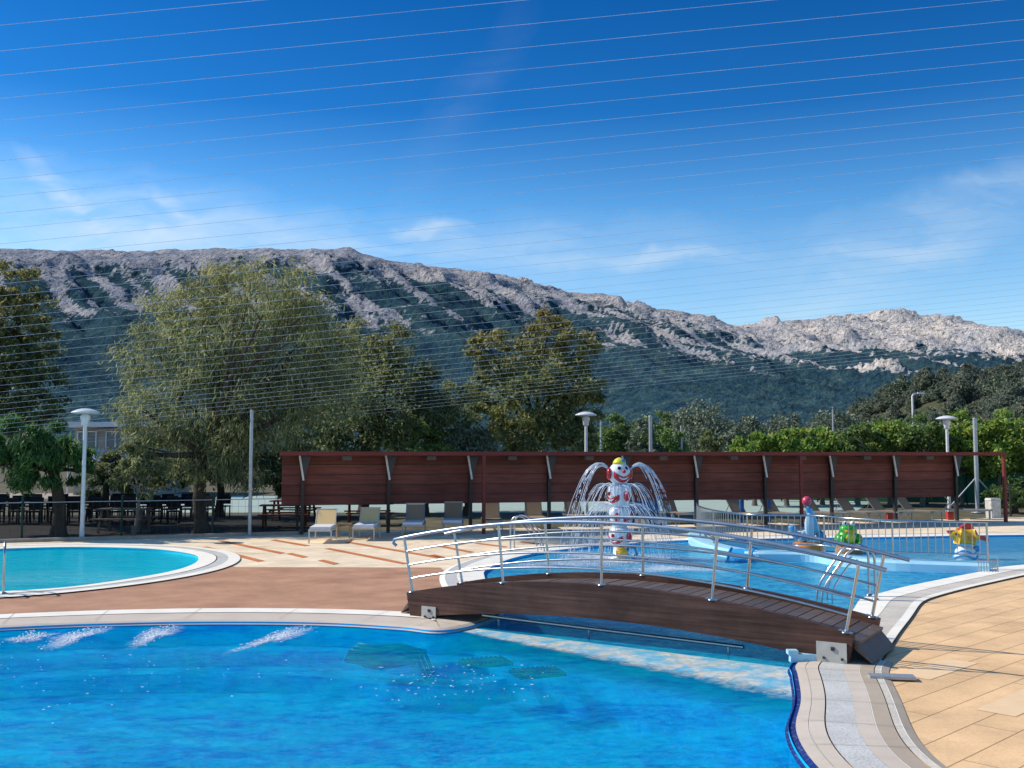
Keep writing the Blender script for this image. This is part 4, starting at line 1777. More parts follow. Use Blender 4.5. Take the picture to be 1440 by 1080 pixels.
rz = R(4)
LA = make_lounger('sun_lounger', 'sun lounger with tan backrest streaked by shade and white seat, leftmost', 'sling_tan', 'mattress', lounger_at(450, 764, rz), rz, .80, 'pale_frame')
LB = dup(LA, lounger_at(511, 760.5, R(1)), R(1), 'sun lounger with tan backrest and white seat, right of the small side table')
LC = make_lounger('sun_lounger', 'taupe sun lounger with pale seat standing in shade, third from the left', 'sling', 'mattress', lounger_at(580, 756, R(2)), R(2), 1.0)
LD = dup(LC, lounger_at(636, 752.5, R(2)), R(2), 'taupe sun lounger with pale seat in shade, fourth from the left')
LE = make_lounger('sun_lounger', 'taupe sun lounger just right of the first thin red shelter post', 'sling', None, lounger_at(693, 748, R(4)), R(4), 1.0)
dup(LE, lounger_at(757, 744, R(6)), R(6), 'taupe sun lounger left of the fountain spray, fifth of the bays')
dup(LE, lounger_at(818, 741, R(10)), R(10), 'taupe sun lounger hidden behind the left side of the fountain spray')
dup(LE, lounger_at(965, 737, R(20)), R(20), 'taupe sun lounger behind the left end of the curved pool fence')
LS = make_lounger('sun_lounger', 'taupe sun lounger seen half side on, left of the seal figure behind the fence', 'sling', None, lounger_at(1068, 738, R(24)), R(24), .85)
for px, py, a, lab in ((1118, 737, 26, 'taupe sun lounger turned side on, directly left of the second red post'),
                       (1178, 736, 28, 'taupe sun lounger between the seal figure and the frog figure'),
                       (1230, 735, 30, 'taupe sun lounger turned side on above the frog figure'),
                       (1275, 734, 32, 'taupe sun lounger with a red box under it, second from the right'),
                       (1318, 733, 34, 'taupe sun lounger, second red box beside it, third row towards the right'),
                       (1392, 730.5, 68, 'taupe sun lounger at the right end with its foot towards the white cabinet')):
    dup(LS, lounger_at(px, py, R(a)), R(a), lab)

# side table between first two loungers
g = G(484, 756, 0)
st = thing('side_table', 'small pale wooden side table between the two tan loungers', 'side table', (g.x, g.y, 0))
mb = MB()
mb.box((0, 0, .42), (.46, .46, .035))
mb.build('table_top', 'woodtop', st)
for sx in (-1, 1):
    for sy in (-1, 1):
        mb = MB()
        mb.bar((sx * .19, sy * .19, 0), (sx * .19, sy * .19, .402), .035, .035, (0, 1, 0))
        mb.build('leg', 'woodtop', st)

# red boxes, white cabinet, blue tarp
def small_box(name, label, cat, px, py, w, d, h, mat, lidmat, rz=0.0):
    g = G(px, py, 0)
    t = thing(name, label, cat, (g.x, g.y, 0), rz)
    mb = MB()
    mb.box((0, 0, h * .44), (w, d, h * .88), None, 1.05)
    mb.build('body', mat, t)
    mb = MB()
    mb.box((0, 0, h * .945), (w * 1.12, d * 1.12, h * .11), None, .9)
    mb.build('lid', lidmat, t)
    return t


small_box('waste_bin', 'small red bin under the lounger above the frog figure side', 'bin', 1251, 731, .20, .2, .32, 'redbox', 'redbox')
small_box('waste_bin', 'small red bin under the rightmost lounger', 'bin', 1336, 731, .22, .2, .32, 'redbox', 'redbox')
small_box('utility_cabinet', 'white stained utility cabinet beside the right end post of the shelter', 'cabinet', 1397, 728, .42, .35, .78, 'whitebox', 'whitebox', R(12))
q = sp(.53, -1.6, 0)
bt = thing('covered_trailer', 'low trailer under a blue tarpaulin seen below the shelter boards', 'trailer', (q.x - .9, q.y, 0), R(15))
mb = MB()
mb.box((0, 0, .66), (1.5, .9, .5), None, .9)
mb.build('tarpaulin', 'bluetarp', bt)
for sx in (-.45, .45):
    mb = MB()
    mb.lathe([(.001, -.07), (.2, -.07), (.23, 0), (.2, .07), (.001, .07)], (sx, -.48, .23), 18, 1, 1, Matrix.Rotation(PI / 2, 3, 'X'))
    mb.build('wheel', 'shed_dark', bt)
for k, tt in enumerate((.58, .655, .70)):
    q = sp(tt, -1.2, 0)
    o = thing('blue_post', ('blue painted post behind the shelter, nearest to the tarpaulin', 'blue painted post behind the shelter, middle one of three', 'blue painted post behind the shelter, farthest right')[k], 'post', (q.x, q.y, 0), 0, 'blue posts behind the shelter')
    mb = MB()
    mb.tube([(0, 0, 0), (0, 0, .95)], .09, 10)
    mb.build('shaft', 'bluetarp', o)
    mb = MB()
    mb.lathe([(.09, 0), (.10, .02), (.05, .06), (.001, .065)], (0, 0, .95), 10)
    mb.build('cap', 'bluetarp', o)


# ------------------------------------------------------------------ lamps and masts
def make_lamp(label, loc, h):
    t = thing('park_lamp', label, 'lamp', loc, 0, 'white mushroom lamps')
    mb = MB()
    mb.tube([(0, 0, 0), (0, 0, .5), (0, 0, h - .52)], [.075, .062, .055], 12)
    mb.lathe([(.055, -.02), (.12, .0), (.12, .02), (.055, .06)], (0, 0, .03), 14)
    mb.build('pole', 'lamp_white', t)
    mb = MB()
    mb.lathe([(.055, 0), (.11, .04), (.11, .14), (.14, .20), (.15, .30), (.10, .36), (.08, .38)], (0, 0, h - .54), 18)
    mb.build('lamp_head', 'lamp_white', t)
    mb = MB()
    mb.lathe([(.001, -.02), (.30, -.03), (.40, -.012), (.415, .005), (.39, .03), (.26, .09), (.12, .125), (.001, .135)], (0, 0, h - .13), 28)
    mb.build('lamp_shade', 'lamp_white', t)
    return t


g = G(115, 759, 0)
LM = make_lamp('white mushroom lamp behind the left pool', (g.x, g.y, 0), P(118, 574.5, g.y).z)
q = P(824, 579, 37.3)
L2 = dup(LM, (q.x, q.y, q.z - LM.children[0].dimensions.z if False else q.z - P(118, 574.5, g.y).z), 0, 'white mushroom lamp rising behind the middle of the shelter')
q = P(1331, 584.5, 40.0)
L3 = dup(LM, (q.x, q.y, q.z - P(118, 574.5, g.y).z), 0, 'white mushroom lamp rising behind the right end of the shelter')


def mast(label, px, pb, pt, r, brace=False, Y=None):
    if Y is None:
        g = G(px, pb, 0)
    else:
        g = P(px, 640, Y)
    h = P(px, pt, g.y).z
    t = thing('net_mast', label, 'mast', (g.x, g.y, 0), 0, 'tall grey masts')
    mb = MB()
    mb.tube([(0, 0, -.02), (0, 0, h - .03)], r, 10)
    mb.build('shaft', 'galv', t)
    mb = MB()
    mb.lathe([(r * 1.05, 0), (r * 1.15, .01), (r * .9, .04), (.001, .05)], (0, 0, h - .03), 10)
    mb.build('cap', 'galv', t)
    mb = MB()
    mb.lathe([(r * 3, 0), (r * 3, .02), (r * 1.2, .05)], (0, 0, 0), 10)
    mb.build('base_plate', 'galv', t)
    if brace:
        for sx in (-1, 1):
            mb = MB()
            mb.tube([(0, 0, 1.55), (sx * 1.35, .1, .05)], .028, 6)
            mb.build('brace', 'galv', t)
    return t


mast('tall plain grey mast on the terrace left of the shelter', 351, 754, 577, .055)
mast('tall plain grey mast behind the shelter right of the fountain', 915, 0, 585, .065, Y=36.9)
mast('tall plain grey mast with slanted braces right of the shelter', 1375, 721, 588, .09, True)
for px, pt, Y, lab in ((845, 590, 60, 'thin distant pole just right of the middle mushroom lamp'), (958, 600, 58, 'thin distant pole among the olive bushes'), (1171, 577, 75, 'thin distant pole above the bright green trees')):
    q = P(px, pt, Y)
    t = thing('distant_pole', lab, 'pole', (q.x, q.y, 0), 0, 'thin distant poles')
    mb = MB()
    mb.tube([(0, 0, 0), (0, 0, q.z)], [.09, .06], 8)
    mb.build('shaft', 'galv', t)
    mb = MB()
    mb.lathe([(.062, 0), (.075, .02), (.001, .06)], (0, 0, q.z), 8)
    mb.build('cap', 'galv', t)
q = P(1283, 555, 75)
t = thing('street_lamp', 'distant grey street lamp with a short arm above the trees', 'street lamp', (q.x, q.y, 0))
mb = MB()
mb.tube([(0, 0, 0), (0, 0, q.z - .1), (.1, 0, q.z + .05), (.45, 0, q.z + .12)], [.12, .08, .07, .06], 8)
mb.build('pole', 'galv', t)
mb = MB()
mb.box((.62, 0, q.z + .12), (.55, .25, .12), None, .8)
mb.build('lamp_head', 'lamp_white', t)


# ------------------------------------------------------------------ overhead wires
WH = 2.2
for k in range(-2, 38):
    v = 609 * .9465 ** k
    d = ray(720, 640 - v)
    Y = WH * d.y / d.z
    xl, xr = -Y * .75 - 3, Y * .75 + 6
    pts = []
    n = 6
    for j in range(n + 1):
        x = xl + (xr - xl) * j / n
        sag = -.0 - .02 * math.sin(PI * j / n)
        pts.append(Vector((x, Y, CAM_H + WH + .102 * x + sag)))
    rad = .0007 + Y * .000072
    mb = MB()
    mb.tube(pts, rad, 4, False)
    o = mb.build('overhead_wire', 'wire')
    tag(o, 'thin pale wire strung overhead, one of many parallel wires above the pool', 'wire', 'parallel overhead wires')

# ------------------------------------------------------------------ left fence, terrace furniture, house
fp = [Vector((a, b + .35, 0)) for a, b in kerb] + [Vector((-7.4, 32.9, 0))]
lf = thing('mesh_fence', 'low dark green mesh fence behind the left pool', 'fence')
ltot = [0]
for a, b in zip(fp, fp[1:]):
    ltot.append(ltot[-1] + (b - a).length)


def onf(s):
    for k in range(len(ltot) - 1):
        if ltot[k + 1] >= s:
            return fp[k].lerp(fp[k + 1], (s - ltot[k]) / (ltot[k + 1] - ltot[k]))
    return fp[-1]


for px in (-60, 36, 175, 302, 420):
    # nearest point on the fence line
    s = min((ltot[-1] * k / 600 for k in range(601)), key=lambda s: abs(onf(s).x / onf(s).y * F + 720 - px))
    q = onf(s)
    mb = MB()
    mb.tube([q + Vector((0, 0, -.03)), q + Vector((0, 0, 1.3))], .035, 8)
    mb.build('post', 'greenpost', lf)
mb = MB()
mb.tube([onf(ltot[-1] * k / 60) + Vector((0, 0, 1.12)) for k in range(61)], .014, 6)
mb.build('top_rail', 'galv', lf)
mb = MB()
for z in (.1, .3, .5, .7, .9):
    mb.tube([onf(ltot[-1] * k / 60) + Vector((0, 0, z)) for k in range(61)], .003, 4, False)
nvv = int(ltot[-1] / .2)
for k in range(nvv):
    q = onf(ltot[-1] * k / nvv)
    mb.tube([q + Vector((0, 0, .05)), q + Vector((0, 0, 1.11))], .003, 4, False)
mb.build('wire_mesh', 'net', lf)


def make_chair(label, loc, rz):
    t = thing('terrace_chair', label, 'chair', loc, rz, 'dark chairs on the shaded terrace')
    mb = MB()
    mb.box((0, 0, .45), (.46, .46, .05))
    mb.build('seat', 'darkfurn', t)
    mb = MB()
    mb.box((0, .22, .74), (.46, .04, .42), Matrix.Rotation(R(-8), 3, 'X'))
    mb.build('backrest', 'darkfurn', t)
    for sx in (-1, 1):
        for sy in (-1, 1):
            mb = MB()
            mb.bar((sx * .2, sy * .2, 0), (sx * .2, sy * .2, .43), .04, .04, (0, 1, 0))
            mb.build('leg', 'darkfurn', t)
    return t


chair = None
cg = 'dark chairs on the shaded terrace'
rc = random.Random(9)
spots = []
for row, Y in enumerate((36.6, 38.3, 40.3)):
    x = -20.2 + row * -.8
    while x < -11.6 + .2 * row:
        spots.append((x + rc.uniform(-.1, .1), Y + rc.uniform(-.15, .15), rc.choice((0, PI)) + rc.uniform(-.3, .3)))
        x += .72
for x, y, a in spots:
    if chair is None:
        chair = make_chair('dark chair on the shaded terrace behind the mesh fence', (x, y, 0), a)
    else:
        dup(chair, (x, y, 0), a)


def make_table(label, loc, mat, L=1.6, W=.8, H=.74, rz=0, bench=True, group=None):
    t = thing('picnic_table' if bench else 'terrace_table', label, 'table', loc, rz, group)
    mb = MB()
    for k in range(5):
        mb.box((0, -W / 2 + W / 10 + k * W / 5, H), (L, W / 5 - .012, .04))
    mb.build('table_top', mat, t)
    for sx in (-1, 1):
        for sy in (-1, 1):
            mb = MB()
            mb.bar((sx * (L / 2 - .15), sy * (W / 2 + (.1 if bench else -.1)), 0), (sx * (L / 2 - .15), sy * (W / 2 - .18), H - .03), .07, .07)
            mb.build('leg', mat, t)
        if bench:
            mb = MB()
            mb.box((0, sx * (W / 2 + .32), .44), (L, .26, .04))
            mb.build('bench', mat, t)
            mb = MB()
            mb.bar((sx * (L / 2 - .15), -W / 2 - .42, .39), (sx * (L / 2 - .15), W / 2 + .42, .39), .06, .06)
            mb.build('cross_bar', mat, t)
    return t


g = G(152, 752, 0)
make_table('weathered grey picnic table behind the fence, right of the left lamp', (g.x, g.y + 1.3, 0), 'greypicnic', 1.6)
PT1 = make_table('red wooden picnic table beside the left end of the shelter', (-8.0, 35.3, 0), 'picnic', 1.7, rz=R(8))
dup(PT1, (-8.4, 38.6, 0), R(-4), 'red wooden picnic table farther back, partly hidden behind the nearer red one')
dup(PT1, (-5.2, 36.4, 0), R(12), 'red wooden picnic table behind the first shelter post')
dt = make_table('dark long table among the terrace chairs, left half of the terrace', (-18.5, 37.4, 0), 'darkfurn', 2.4, .8, .74, 0, False, 'dark terrace tables')
dup(dt, (-14.6, 37.5, 0), 0, 'dark long table among the terrace chairs, right half of the terrace')

# house behind the left trees
HY = 62
hq = P(142, 640, HY)
hs = thing('terrace_house', 'pale house with white flat roof and blue awning behind the left trees', 'house', (hq.x, hq.y, 0))
mb = MB()
mb.box((.6, 4, 2.1), (5.4, 6, 4.2))
mb.build('wall', 'house_wall', hs)
mb = MB()
zt = P(142, 597, HY).z
mb.box((.7, 3.2, zt), (6.4, 8, .28))
mb.build('roof', 'house_roof', hs)
for xo in (-1.3, .5, 2.2):
    mb = MB()
    mb.box((xo, .97, 3.35), (1.1, .06, 1.1))
    w = mb.build('window', 'glass_blue', hs)
    mb = MB()
    for dx in (-.58, 0, .58):
        mb.box((xo + dx, .93, 3.35), (.07, .09, 1.25))
    mb.box((xo, .93, 3.98), (1.3, .09, .07))
    mb.build('window_frame', 'house_roof', w)
mb = MB()
z0, z1_ = P(142, 631, HY).z, P(142, 646, HY - 1.8).z
mb.add([(-1.6, .95, z0), (3.3, .95, z0), (3.5, -1.0, z1_), (-1.8, -1.0, z1_), (-1.8, -1.0, z1_ - .2), (3.5, -1.0, z1_ - .2)], [(0, 1, 2, 3), (3, 2, 5, 4)])
mb.build('awning', 'awning', hs)
for xo in (-1.6, .9, 3.3):
    mb = MB()
    mb.tube([(xo, -.9, 0), (xo, -.9, z1_ - .05)], .06, 8)
    mb.build('awning_post', 'house_roof', hs)

# windscreen fence at the back right
ws = thing('windscreen_fence', 'dark green windscreen fence behind the right end of the court', 'fence')
fpx = [(13.0, 55.5), (19.8, 52), (33, 47.5)]
for a, b in zip(fpx, fpx[1:]):
    mb = MB()
    mb.bar((*a, .82), (*b, .82), .03, 1.5)
    mb.build('screen', 'greenscreen', ws)
    for k in range(5):
        q = Vector((*a, 0)).lerp(Vector((*b, 0)), k / 4.01)
        mb = MB()
        mb.tube([q + Vector((0, -.06, 0)), q + Vector((0, -.06, 1.75))], .04, 8)
        mb.build('post', 'greenpost', ws)
wf = thing('chain_link_fence', 'low green chain link fence at the right edge behind the end post', 'fence')
for k in range(5):
    q = Vector((20.5 + k * 1.7, 41.2, 0))
    mb = MB()
    mb.tube([q, q + Vector((0, 0, 1.35))], .045, 8)
    mb.build('post', 'shed_dark', wf)
mb = MB()
for k in range(45):
    x = 20.5 + k * .155
    mb.tube([(x, 41.2, .03), (x, 41.2, 1.25)], .004, 4, False)
for k in range(8):
    mb.tube([(20.5, 41.2, .1 + k * .16), (27.3, 41.2, .1 + k * .16)], .004, 4, False)
mb.build('wire_mesh', 'net', wf)


# ------------------------------------------------------------------ trees
def leaf_mesh(name, centers, dirs, L, Wd, mat, rng, fold=0.25):
    """rhombic leaves"""
    n = len(centers)
    d = dirs / (np.linalg.norm(dirs, axis=1, keepdims=True) + 1e-9)
    a = rng.normal(size=(n, 3))
    s = np.cross(d, a)
    s /= (np.linalg.norm(s, axis=1, keepdims=True) + 1e-9)
    nn_ = np.cross(d, s)
    l = (L * rng.uniform(.6, 1.35, n))[:, None]
    w = (Wd * rng.uniform(.6, 1.3, n))[:, None]
    v = np.empty((n, 4, 3))
    v[:, 0] = centers - d * l * .5
    v[:, 1] = centers + s * w * .5 + nn_ * w * fold
    v[:, 2] = centers + d * l * .5
    v[:, 3] = centers - s * w * .5 + nn_ * w * fold
    me = bpy.data.meshes.new(name)
    me.vertices.add(n * 4)
    me.loops.add(n * 4)
    me.polygons.add(n)
    me.vertices.foreach_set('co', v.ravel())
    me.loops.foreach_set('vertex_index', np.arange(n * 4, dtype=np.int32))
    me.polygons.foreach_set('loop_start', np.arange(0, n * 4, 4, dtype=np.int32))
    me.polygons.foreach_set('loop_total', np.full(n, 4, dtype=np.int32))
    me.update()
    me.validate()
    me.materials.append(M[mat])
    return me


def crown_points(blobs, n, rng, clump=.30, per=26, shell=.55):
    """blobs: (x,y,z,r[,flat]) -> leaf centres in clumps through the blobs"""
    vols = np.array([b[3] ** 2.3 for b in blobs])
    cnt = (vols / vols.sum() * n).astype(int)
    P_, C_ = [], []
    for b, c in zip(blobs, cnt):
        nc = max(6, int(per * (b[3] / 1.3) ** 1.5))
        u = rng.normal(size=(nc, 3))
        u /= np.linalg.norm(u, axis=1, keepdims=True)
        rad = rng.uniform(shell, 1.02, nc) ** .8
        cc = np.array(b[:3]) + u * rad[:, None] * b[3] * np.array([1, 1, .92])
        which = rng.integers(0, nc, c)
        sg = clump * b[3] * rng.uniform(.55, 1.25, nc)
        p = cc[which] + rng.normal(size=(c, 3)) * sg[which][:, None] * np.array([1, 1, .7]) * .62
        P_.append(p)
        C_.append(p - np.array(b[:3]))
    return np.concatenate(P_), np.concatenate(C_)


def limb(mb, a, b, r0, r1, rn, bend=.15, n=7):
    a, b = Vector(a), Vector(b)
    L = (b - a).length
    off1 = Vector((rn.uniform(-1, 1), rn.uniform(-1, 1), rn.uniform(-.3, .6))) * L * bend
    pts, rs = [], []
    for k in range(n + 1):
        t = k / n
        p = a.lerp(b, t) + off1 * math.sin(PI * t) + Vector((rn.uniform(-1, 1), rn.uniform(-1, 1), 0)) * L * .012
        pts.append(p)
        rs.append(r0 + (r1 - r0) * t)
    mb.tube(pts, rs, 8)
    return pts


def make_tree(name, label, cat, base, blobs, nleaf, leafmat, L, W, trunk_r=.2, fork=.35, droop=0.0, group=None, barkm='bark', seed=1, clump=.3, per=26, shell=.5, lean=(0, 0), twigs=True, cut=None):
    rng = np.random.default_rng(seed)
    rn = random.Random(seed)
    bx = np.array(base)
    t = thing(name, label, cat, tuple(base), 0, group)
    lb = [(b[0] - base[0], b[1] - base[1], b[2] - base[2], b[3]) for b in blobs]
    top = max(b[2] for b in lb)
    mb = MB()
    fk = Vector((lean[0], lean[1], top * fork))
    base_pts = limb(mb, (0, 0, -.1), fk, trunk_r * 1.15, trunk_r * .8, rn, .05)
    mb.lathe([(trunk_r * 1.7, -.05), (trunk_r * 1.3, .12), (trunk_r * 1.1, .35)], (0, 0, 0), 10)
    for b in lb:
        c = Vector(b[:3])
        pts = limb(mb, fk, c, trunk_r * rn.uniform(.35, .6), .03, rn, .12)
        if twigs:
            for k in range(4):
                s = pts[rn.randint(3, 6)]
                e = c + Vector((rn.gauss(0, 1), rn.gauss(0, 1), rn.gauss(0, .8))).normalized() * b[3] * .85
                limb(mb, s, e, .035, .008, rn, .12, 5)
    mb.build('trunk', barkm, t)
    p, c = crown_points(lb, nleaf, rng, clump, per, shell)
    keep = p[:, 2] > .25
    p, c = p[keep], c[keep]
    d = rng.normal(size=p.shape) * .8 + c / (np.linalg.norm(c, axis=1, keepdims=True) + .01) * .5
    d[:, 2] -= droop
    me = leaf_mesh('crown', p, d, L, W, leafmat, rng)
    link('crown', me, None, t)
    return t


M['leaf_willow'] = leaf_mat('olive_foliage', (.085, .105, .055), (.25, .285, .13), (.54, .53, .24), .52, (.46, .37, .10), (6.5, 10.5))
M['leaf_dark'] = leaf_mat('dark_foliage', (.048, .075, .042), (.14, .185, .08), (.38, .40, .16), .48, (.38, .30, .09), (5.5, 10))
M['leaf_green'] = leaf_mat('fresh_foliage', (0.02208, 0.0644, 0.02576), (0.0644, 0.1564, 0.04784), (0.2024, 0.3312, 0.092), .45)
M['leaf_autumn'] = leaf_mat('autumn_foliage', (.065, .085, .04), (.20, .235, .09), (.46, .46, .18), .45, (.42, .28, .07), (6.0, 9.0))
M['leaf_bright'] = leaf_mat('bright_foliage', (0.0486, 0.1216, 0.0324), (0.2026, 0.351, 0.0594), (0.6, 0.6, 0.135), .45)
M['leaf_mid'] = leaf_mat('mid_green_foliage', (0.04556, 0.0972, 0.03645), (0.1367, 0.2279, 0.06682), (0.3949, 0.486, 0.1367), .45)
M['leaf_olive'] = leaf_mat('grey_olive_foliage', (0.05796, 0.08694, 0.05796), (0.1642, 0.2029, 0.1352), (0.3284, 0.3671, 0.2318), .2)
M['leaf_hill'] = leaf_mat('hillside_foliage', (.10, .125, .095), (.19, .22, .16), (.32, .33, .21), .45)  # lightened and greyed, haze over the hill put into the leaf colour


def blobs_px(lst, Y, dy=1.2, seed=1):
    rn = random.Random(seed)
    out = []
    for px, py, r in lst:
        y = Y + rn.uniform(-dy, dy)
        q = P(px, py, y)
        out.append((q.x, q.y, q.z, r * y / F))
    return out


g = G(283, 748, 0)
make_tree('willow_tree', 'big olive green tree with feathery crown left of the shelter', 'tree', (g.x, g.y, 0),
          blobs_px([(320, 400, 48), (265, 440, 55), (385, 415, 52), (430, 440, 45), (225, 500, 55), (320, 490, 75), (410, 500, 70), (200, 575, 42), (275, 570, 70), (360, 580, 70), (445, 560, 55), (210, 640, 35), (275, 640, 45), (345, 640, 50), (485, 470, 32), (480, 520, 35)], g.y, 1.6, 2),
          40000, 'leaf_willow', .27, .038, .21, .30, 1.3, seed=21, clump=.40, per=20, shell=.40, barkm='bark')
make_tree('leafy_tree', 'dark tree cut off by the left edge with yellowing top', 'tree', (-19.8, 37, 0),
          blobs_px([(15, 400, 38), (45, 430, 32), (5, 450, 55), (30, 500, 50), (60, 470, 26), (0, 540, 60), (55, 545, 42), (20, 590, 50), (80, 580, 20), (-40, 480, 60)], 36.8, 1.5, 3),
          15000, 'leaf_dark', .19, .095, .25, .35, .3, seed=22, clump=.24)
g = G(82, 755, 0)
make_tree('drooping_tree', 'low spreading tree with fresh green drooping leaves right of the left edge', 'tree', (g.x, g.y, 0),
          blobs_px([(25, 622, 34), (70, 622, 36), (100, 640, 28), (20, 655, 35), (60, 660, 30), (110, 665, 18), (-30, 640, 40), (0, 605, 25)], g.y, 1.0, 4),
          20000, 'leaf_green', .24, .05, .20, .62, 1.3, seed=23, clump=.3, lean=(-.25, 0))
g = G(180, 757, 0)
make_tree('young_tree', 'thin young tree with crooked pale stem left of the big tree', 'tree', (g.x, g.y + .4, 0),
          blobs_px([(190, 660, 20), (205, 690, 14), (180, 640, 22), (215, 650, 20), (165, 670, 14)], g.y + .4, .5, 5), 4500, 'leaf_willow', .15, .04, .055, .6, .8, seed=24, barkm='bark_pale', lean=(.12, 0))
q = P(150, 640, 40)
make_tree('shade_tree', 'dark shade tree with straight trunk in front of the house', 'tree', (q.x, q.y, 0),
          blobs_px([(150, 660, 30), (175, 675, 25), (130, 680, 22), (205, 665, 25), (180, 650, 22)], 40, .8, 6), 9000, 'leaf_dark', .16, .07, .16, .6, .4, seed=25)
q = P(310, 640, 41)
make_tree('shade_tree', 'dark shade tree right behind the trunk of the big tree', 'tree', (q.x, q.y, 0),
          blobs_px([(310, 640, 45), (350, 650, 35), (270, 660, 30), (390, 650, 35), (330, 600, 45), (230, 650, 40)], 41, .8, 7), 16000, 'leaf_dark', .17, .08, .16, .5, .4, seed=26)
q = P(512, 640, 44)
make_tree('leafy_tree', 'dark grey green tree behind the left half of the shelter', 'tree', (q.x, q.y, 0),
          blobs_px([(545, 480, 30), (520, 525, 48), (575, 530, 40), (480, 560, 50), (545, 580, 60), (610, 580, 42), (640, 560, 26), (500, 620, 45), (590, 620, 45), (440, 600, 45), (640, 610, 35)], 44, 1.8, 8),
          30000, 'leaf_dark', .20, .09, .2, .4, .5, seed=27, clump=.36)
q = P(750, 640, 44)
make_tree('autumn_tree', 'round tree with browning top behind the middle of the shelter', 'tree', (q.x, q.y, 0),
          blobs_px([(690, 492, 32), (770, 475, 38), (810, 490, 32), (735, 515, 45), (800, 530, 42), (835, 550, 22), (700, 550, 40), (760, 565, 50), (815, 580, 36), (690, 600, 42), (750, 615, 45), (810, 615, 36)], 44, 1.7, 9),
          25000, 'leaf_autumn', .22, .10, .2, .4, .4, seed=28, clump=.28)


def bush(name, label, cat, px, Y, top, r, mat, n, seed, group=None, L=.17, W=.08, nb=6, low=.0):
    rn = random.Random(seed)
    q = P(px, 640, Y)
    zt = P(px, top, Y).z
    rw = r * Y / F
    bl = []
    for k in range(nb):
        a = 2 * PI * k / nb + rn.uniform(-.3, .3)
        rr = rw * rn.uniform(.42, .58)
        bl.append((q.x + math.cos(a) * rw * .5, q.y + math.sin(a) * rw * .5, max(rr, (zt - rr) * rn.uniform(.45, .85)), rr))
    bl.append((q.x, q.y, zt - rw * .5, rw * .52))
    bl.append((q.x + rw * .2, q.y, zt * .5, rw * .7))
    return make_tree(name, label, cat, (q.x, q.y, 0), bl, n, mat, L, W, .10, .3, .1, group, seed=seed, clump=.32, twigs=False)


# dark shrubs just behind the left half of the shelter
for k, (px, top, lab) in enumerate(((420, 600, 'dark shrub behind the left end of the shelter'), (600, 596, 'dark shrub under the grey green tree'), (655, 590, 'grey green shrub between the two big background trees'))):
    bush('background_shrub', lab, 'shrub', px, 41 + k * .6, top, 46, ('leaf_dark', 'leaf_mid', 'leaf_olive')[k], 8000, 60 + k, 'shrubs behind the shelter')
# grey olive bushes in the middle distance
for k, (px, Y, top, r, mat, lab) in enumerate(((868, 62, 585, 34, 'leaf_mid', 'green bush right of the middle mushroom lamp'), (905, 60, 592, 34, 'leaf_olive', 'grey olive bush behind the middle mast'),
                                               (985, 95, 560, 62, 'leaf_olive', 'large rounded grey olive tree in the middle distance'), (945, 58, 603, 30, 'leaf_mid', 'low bush right of the middle mast'),
                                               (1000, 60, 604, 30, 'leaf_autumn', 'low brownish bush under the large grey olive tree'), (925, 80, 575, 40, 'leaf_mid', 'green tree left of the large grey olive tree'),
                                               (1050, 75, 585, 42, 'leaf_olive', 'pale olive tree left of the bright green trees'), (1100, 100, 585, 50, 'leaf_olive', 'pale olive tree farther back behind the bright green trees'), (1170, 110, 575, 60, 'leaf_olive', 'pale olive tree around the thin pole'))):
    bush('olive_tree', lab, 'tree', px, Y, top, r, mat, 9000, 80 + k, 'olive trees and bushes in the middle distance', .0038 * Y, .0019 * Y)
# bright green row on the right
row = [(1060, 50, 611, 34, 'leaf_bright', 'bright green tree at the left end of the row behind the shelter'), (1105, 50, 603, 38, 'leaf_bright', 'yellow green tree second from the left in the row behind the shelter'),
       (1155, 51, 600, 38, 'leaf_bright', 'bright green tree below the thin distant pole'), (1205, 50, 596, 40, 'leaf_mid', 'mid green tree in the centre of the row behind the shelter'),
       (1250, 51, 590, 40, 'leaf_bright', 'bright green tree left of the distant street lamp'), (1295, 50, 588, 40, 'leaf_mid', 'mid green tree between the street lamp and the right mushroom lamp'),
       (1350, 51, 585, 44, 'leaf_bright', 'yellow green tree between the right mushroom lamp and the braced mast'), (1405, 50, 580, 46, 'leaf_bright', 'yellow green tree right of the braced mast'),
       (1460, 51, 572, 50, 'leaf_bright', 'bright green tree cut off by the right edge')]
for k, (px, Y, top, r, mat, lab) in enumerate(row):
    q = P(px, 640, Y)
    rn_ = random.Random(300 + k)
    bl = []
    for dx, dy, s in ((0, r * .55, .62), (-r * .55, r * .8, .55), (r * .55, r * .8, .55), (0, r * 1.2, .7), (-r * .6, r * 1.5, .5), (r * .6, r * 1.5, .5)):
        y_ = Y + rn_.uniform(-.8, .8)
        w = P(px + dx + rn_.uniform(-5, 5), top + dy + rn_.uniform(-5, 5), y_)
        bl.append((w.x, w.y, w.z, r * s * y_ / F))
    make_tree('garden_tree', lab, 'tree', (q.x, q.y, 0), bl, 10500, mat, .22, .125, .10, .42, .1, 'green trees in a row behind the shelter', seed=120 + k, clump=.30, barkm='bark_pale')
# hedge at the far right below the row
bush('hedge_shrub', 'leafy hedge shrub behind the chain link fence at the right edge', 'shrub', 1425, 43.5, 668, 38, 'leaf_mid', 7000, 150, 'shrubs behind the shelter')
bush('hedge_shrub', 'leafy hedge shrub just outside the right edge', 'shrub', 1490, 43.5, 664, 38, 'leaf_mid', 6000, 151, 'shrubs behind the shelter')
bush('hedge_shrub', 'small leafy shrub between the last shelter post and the windscreen', 'shrub', 1300, 52, 693, 16, 'leaf_bright', 2500, 152, 'shrubs behind the shelter')


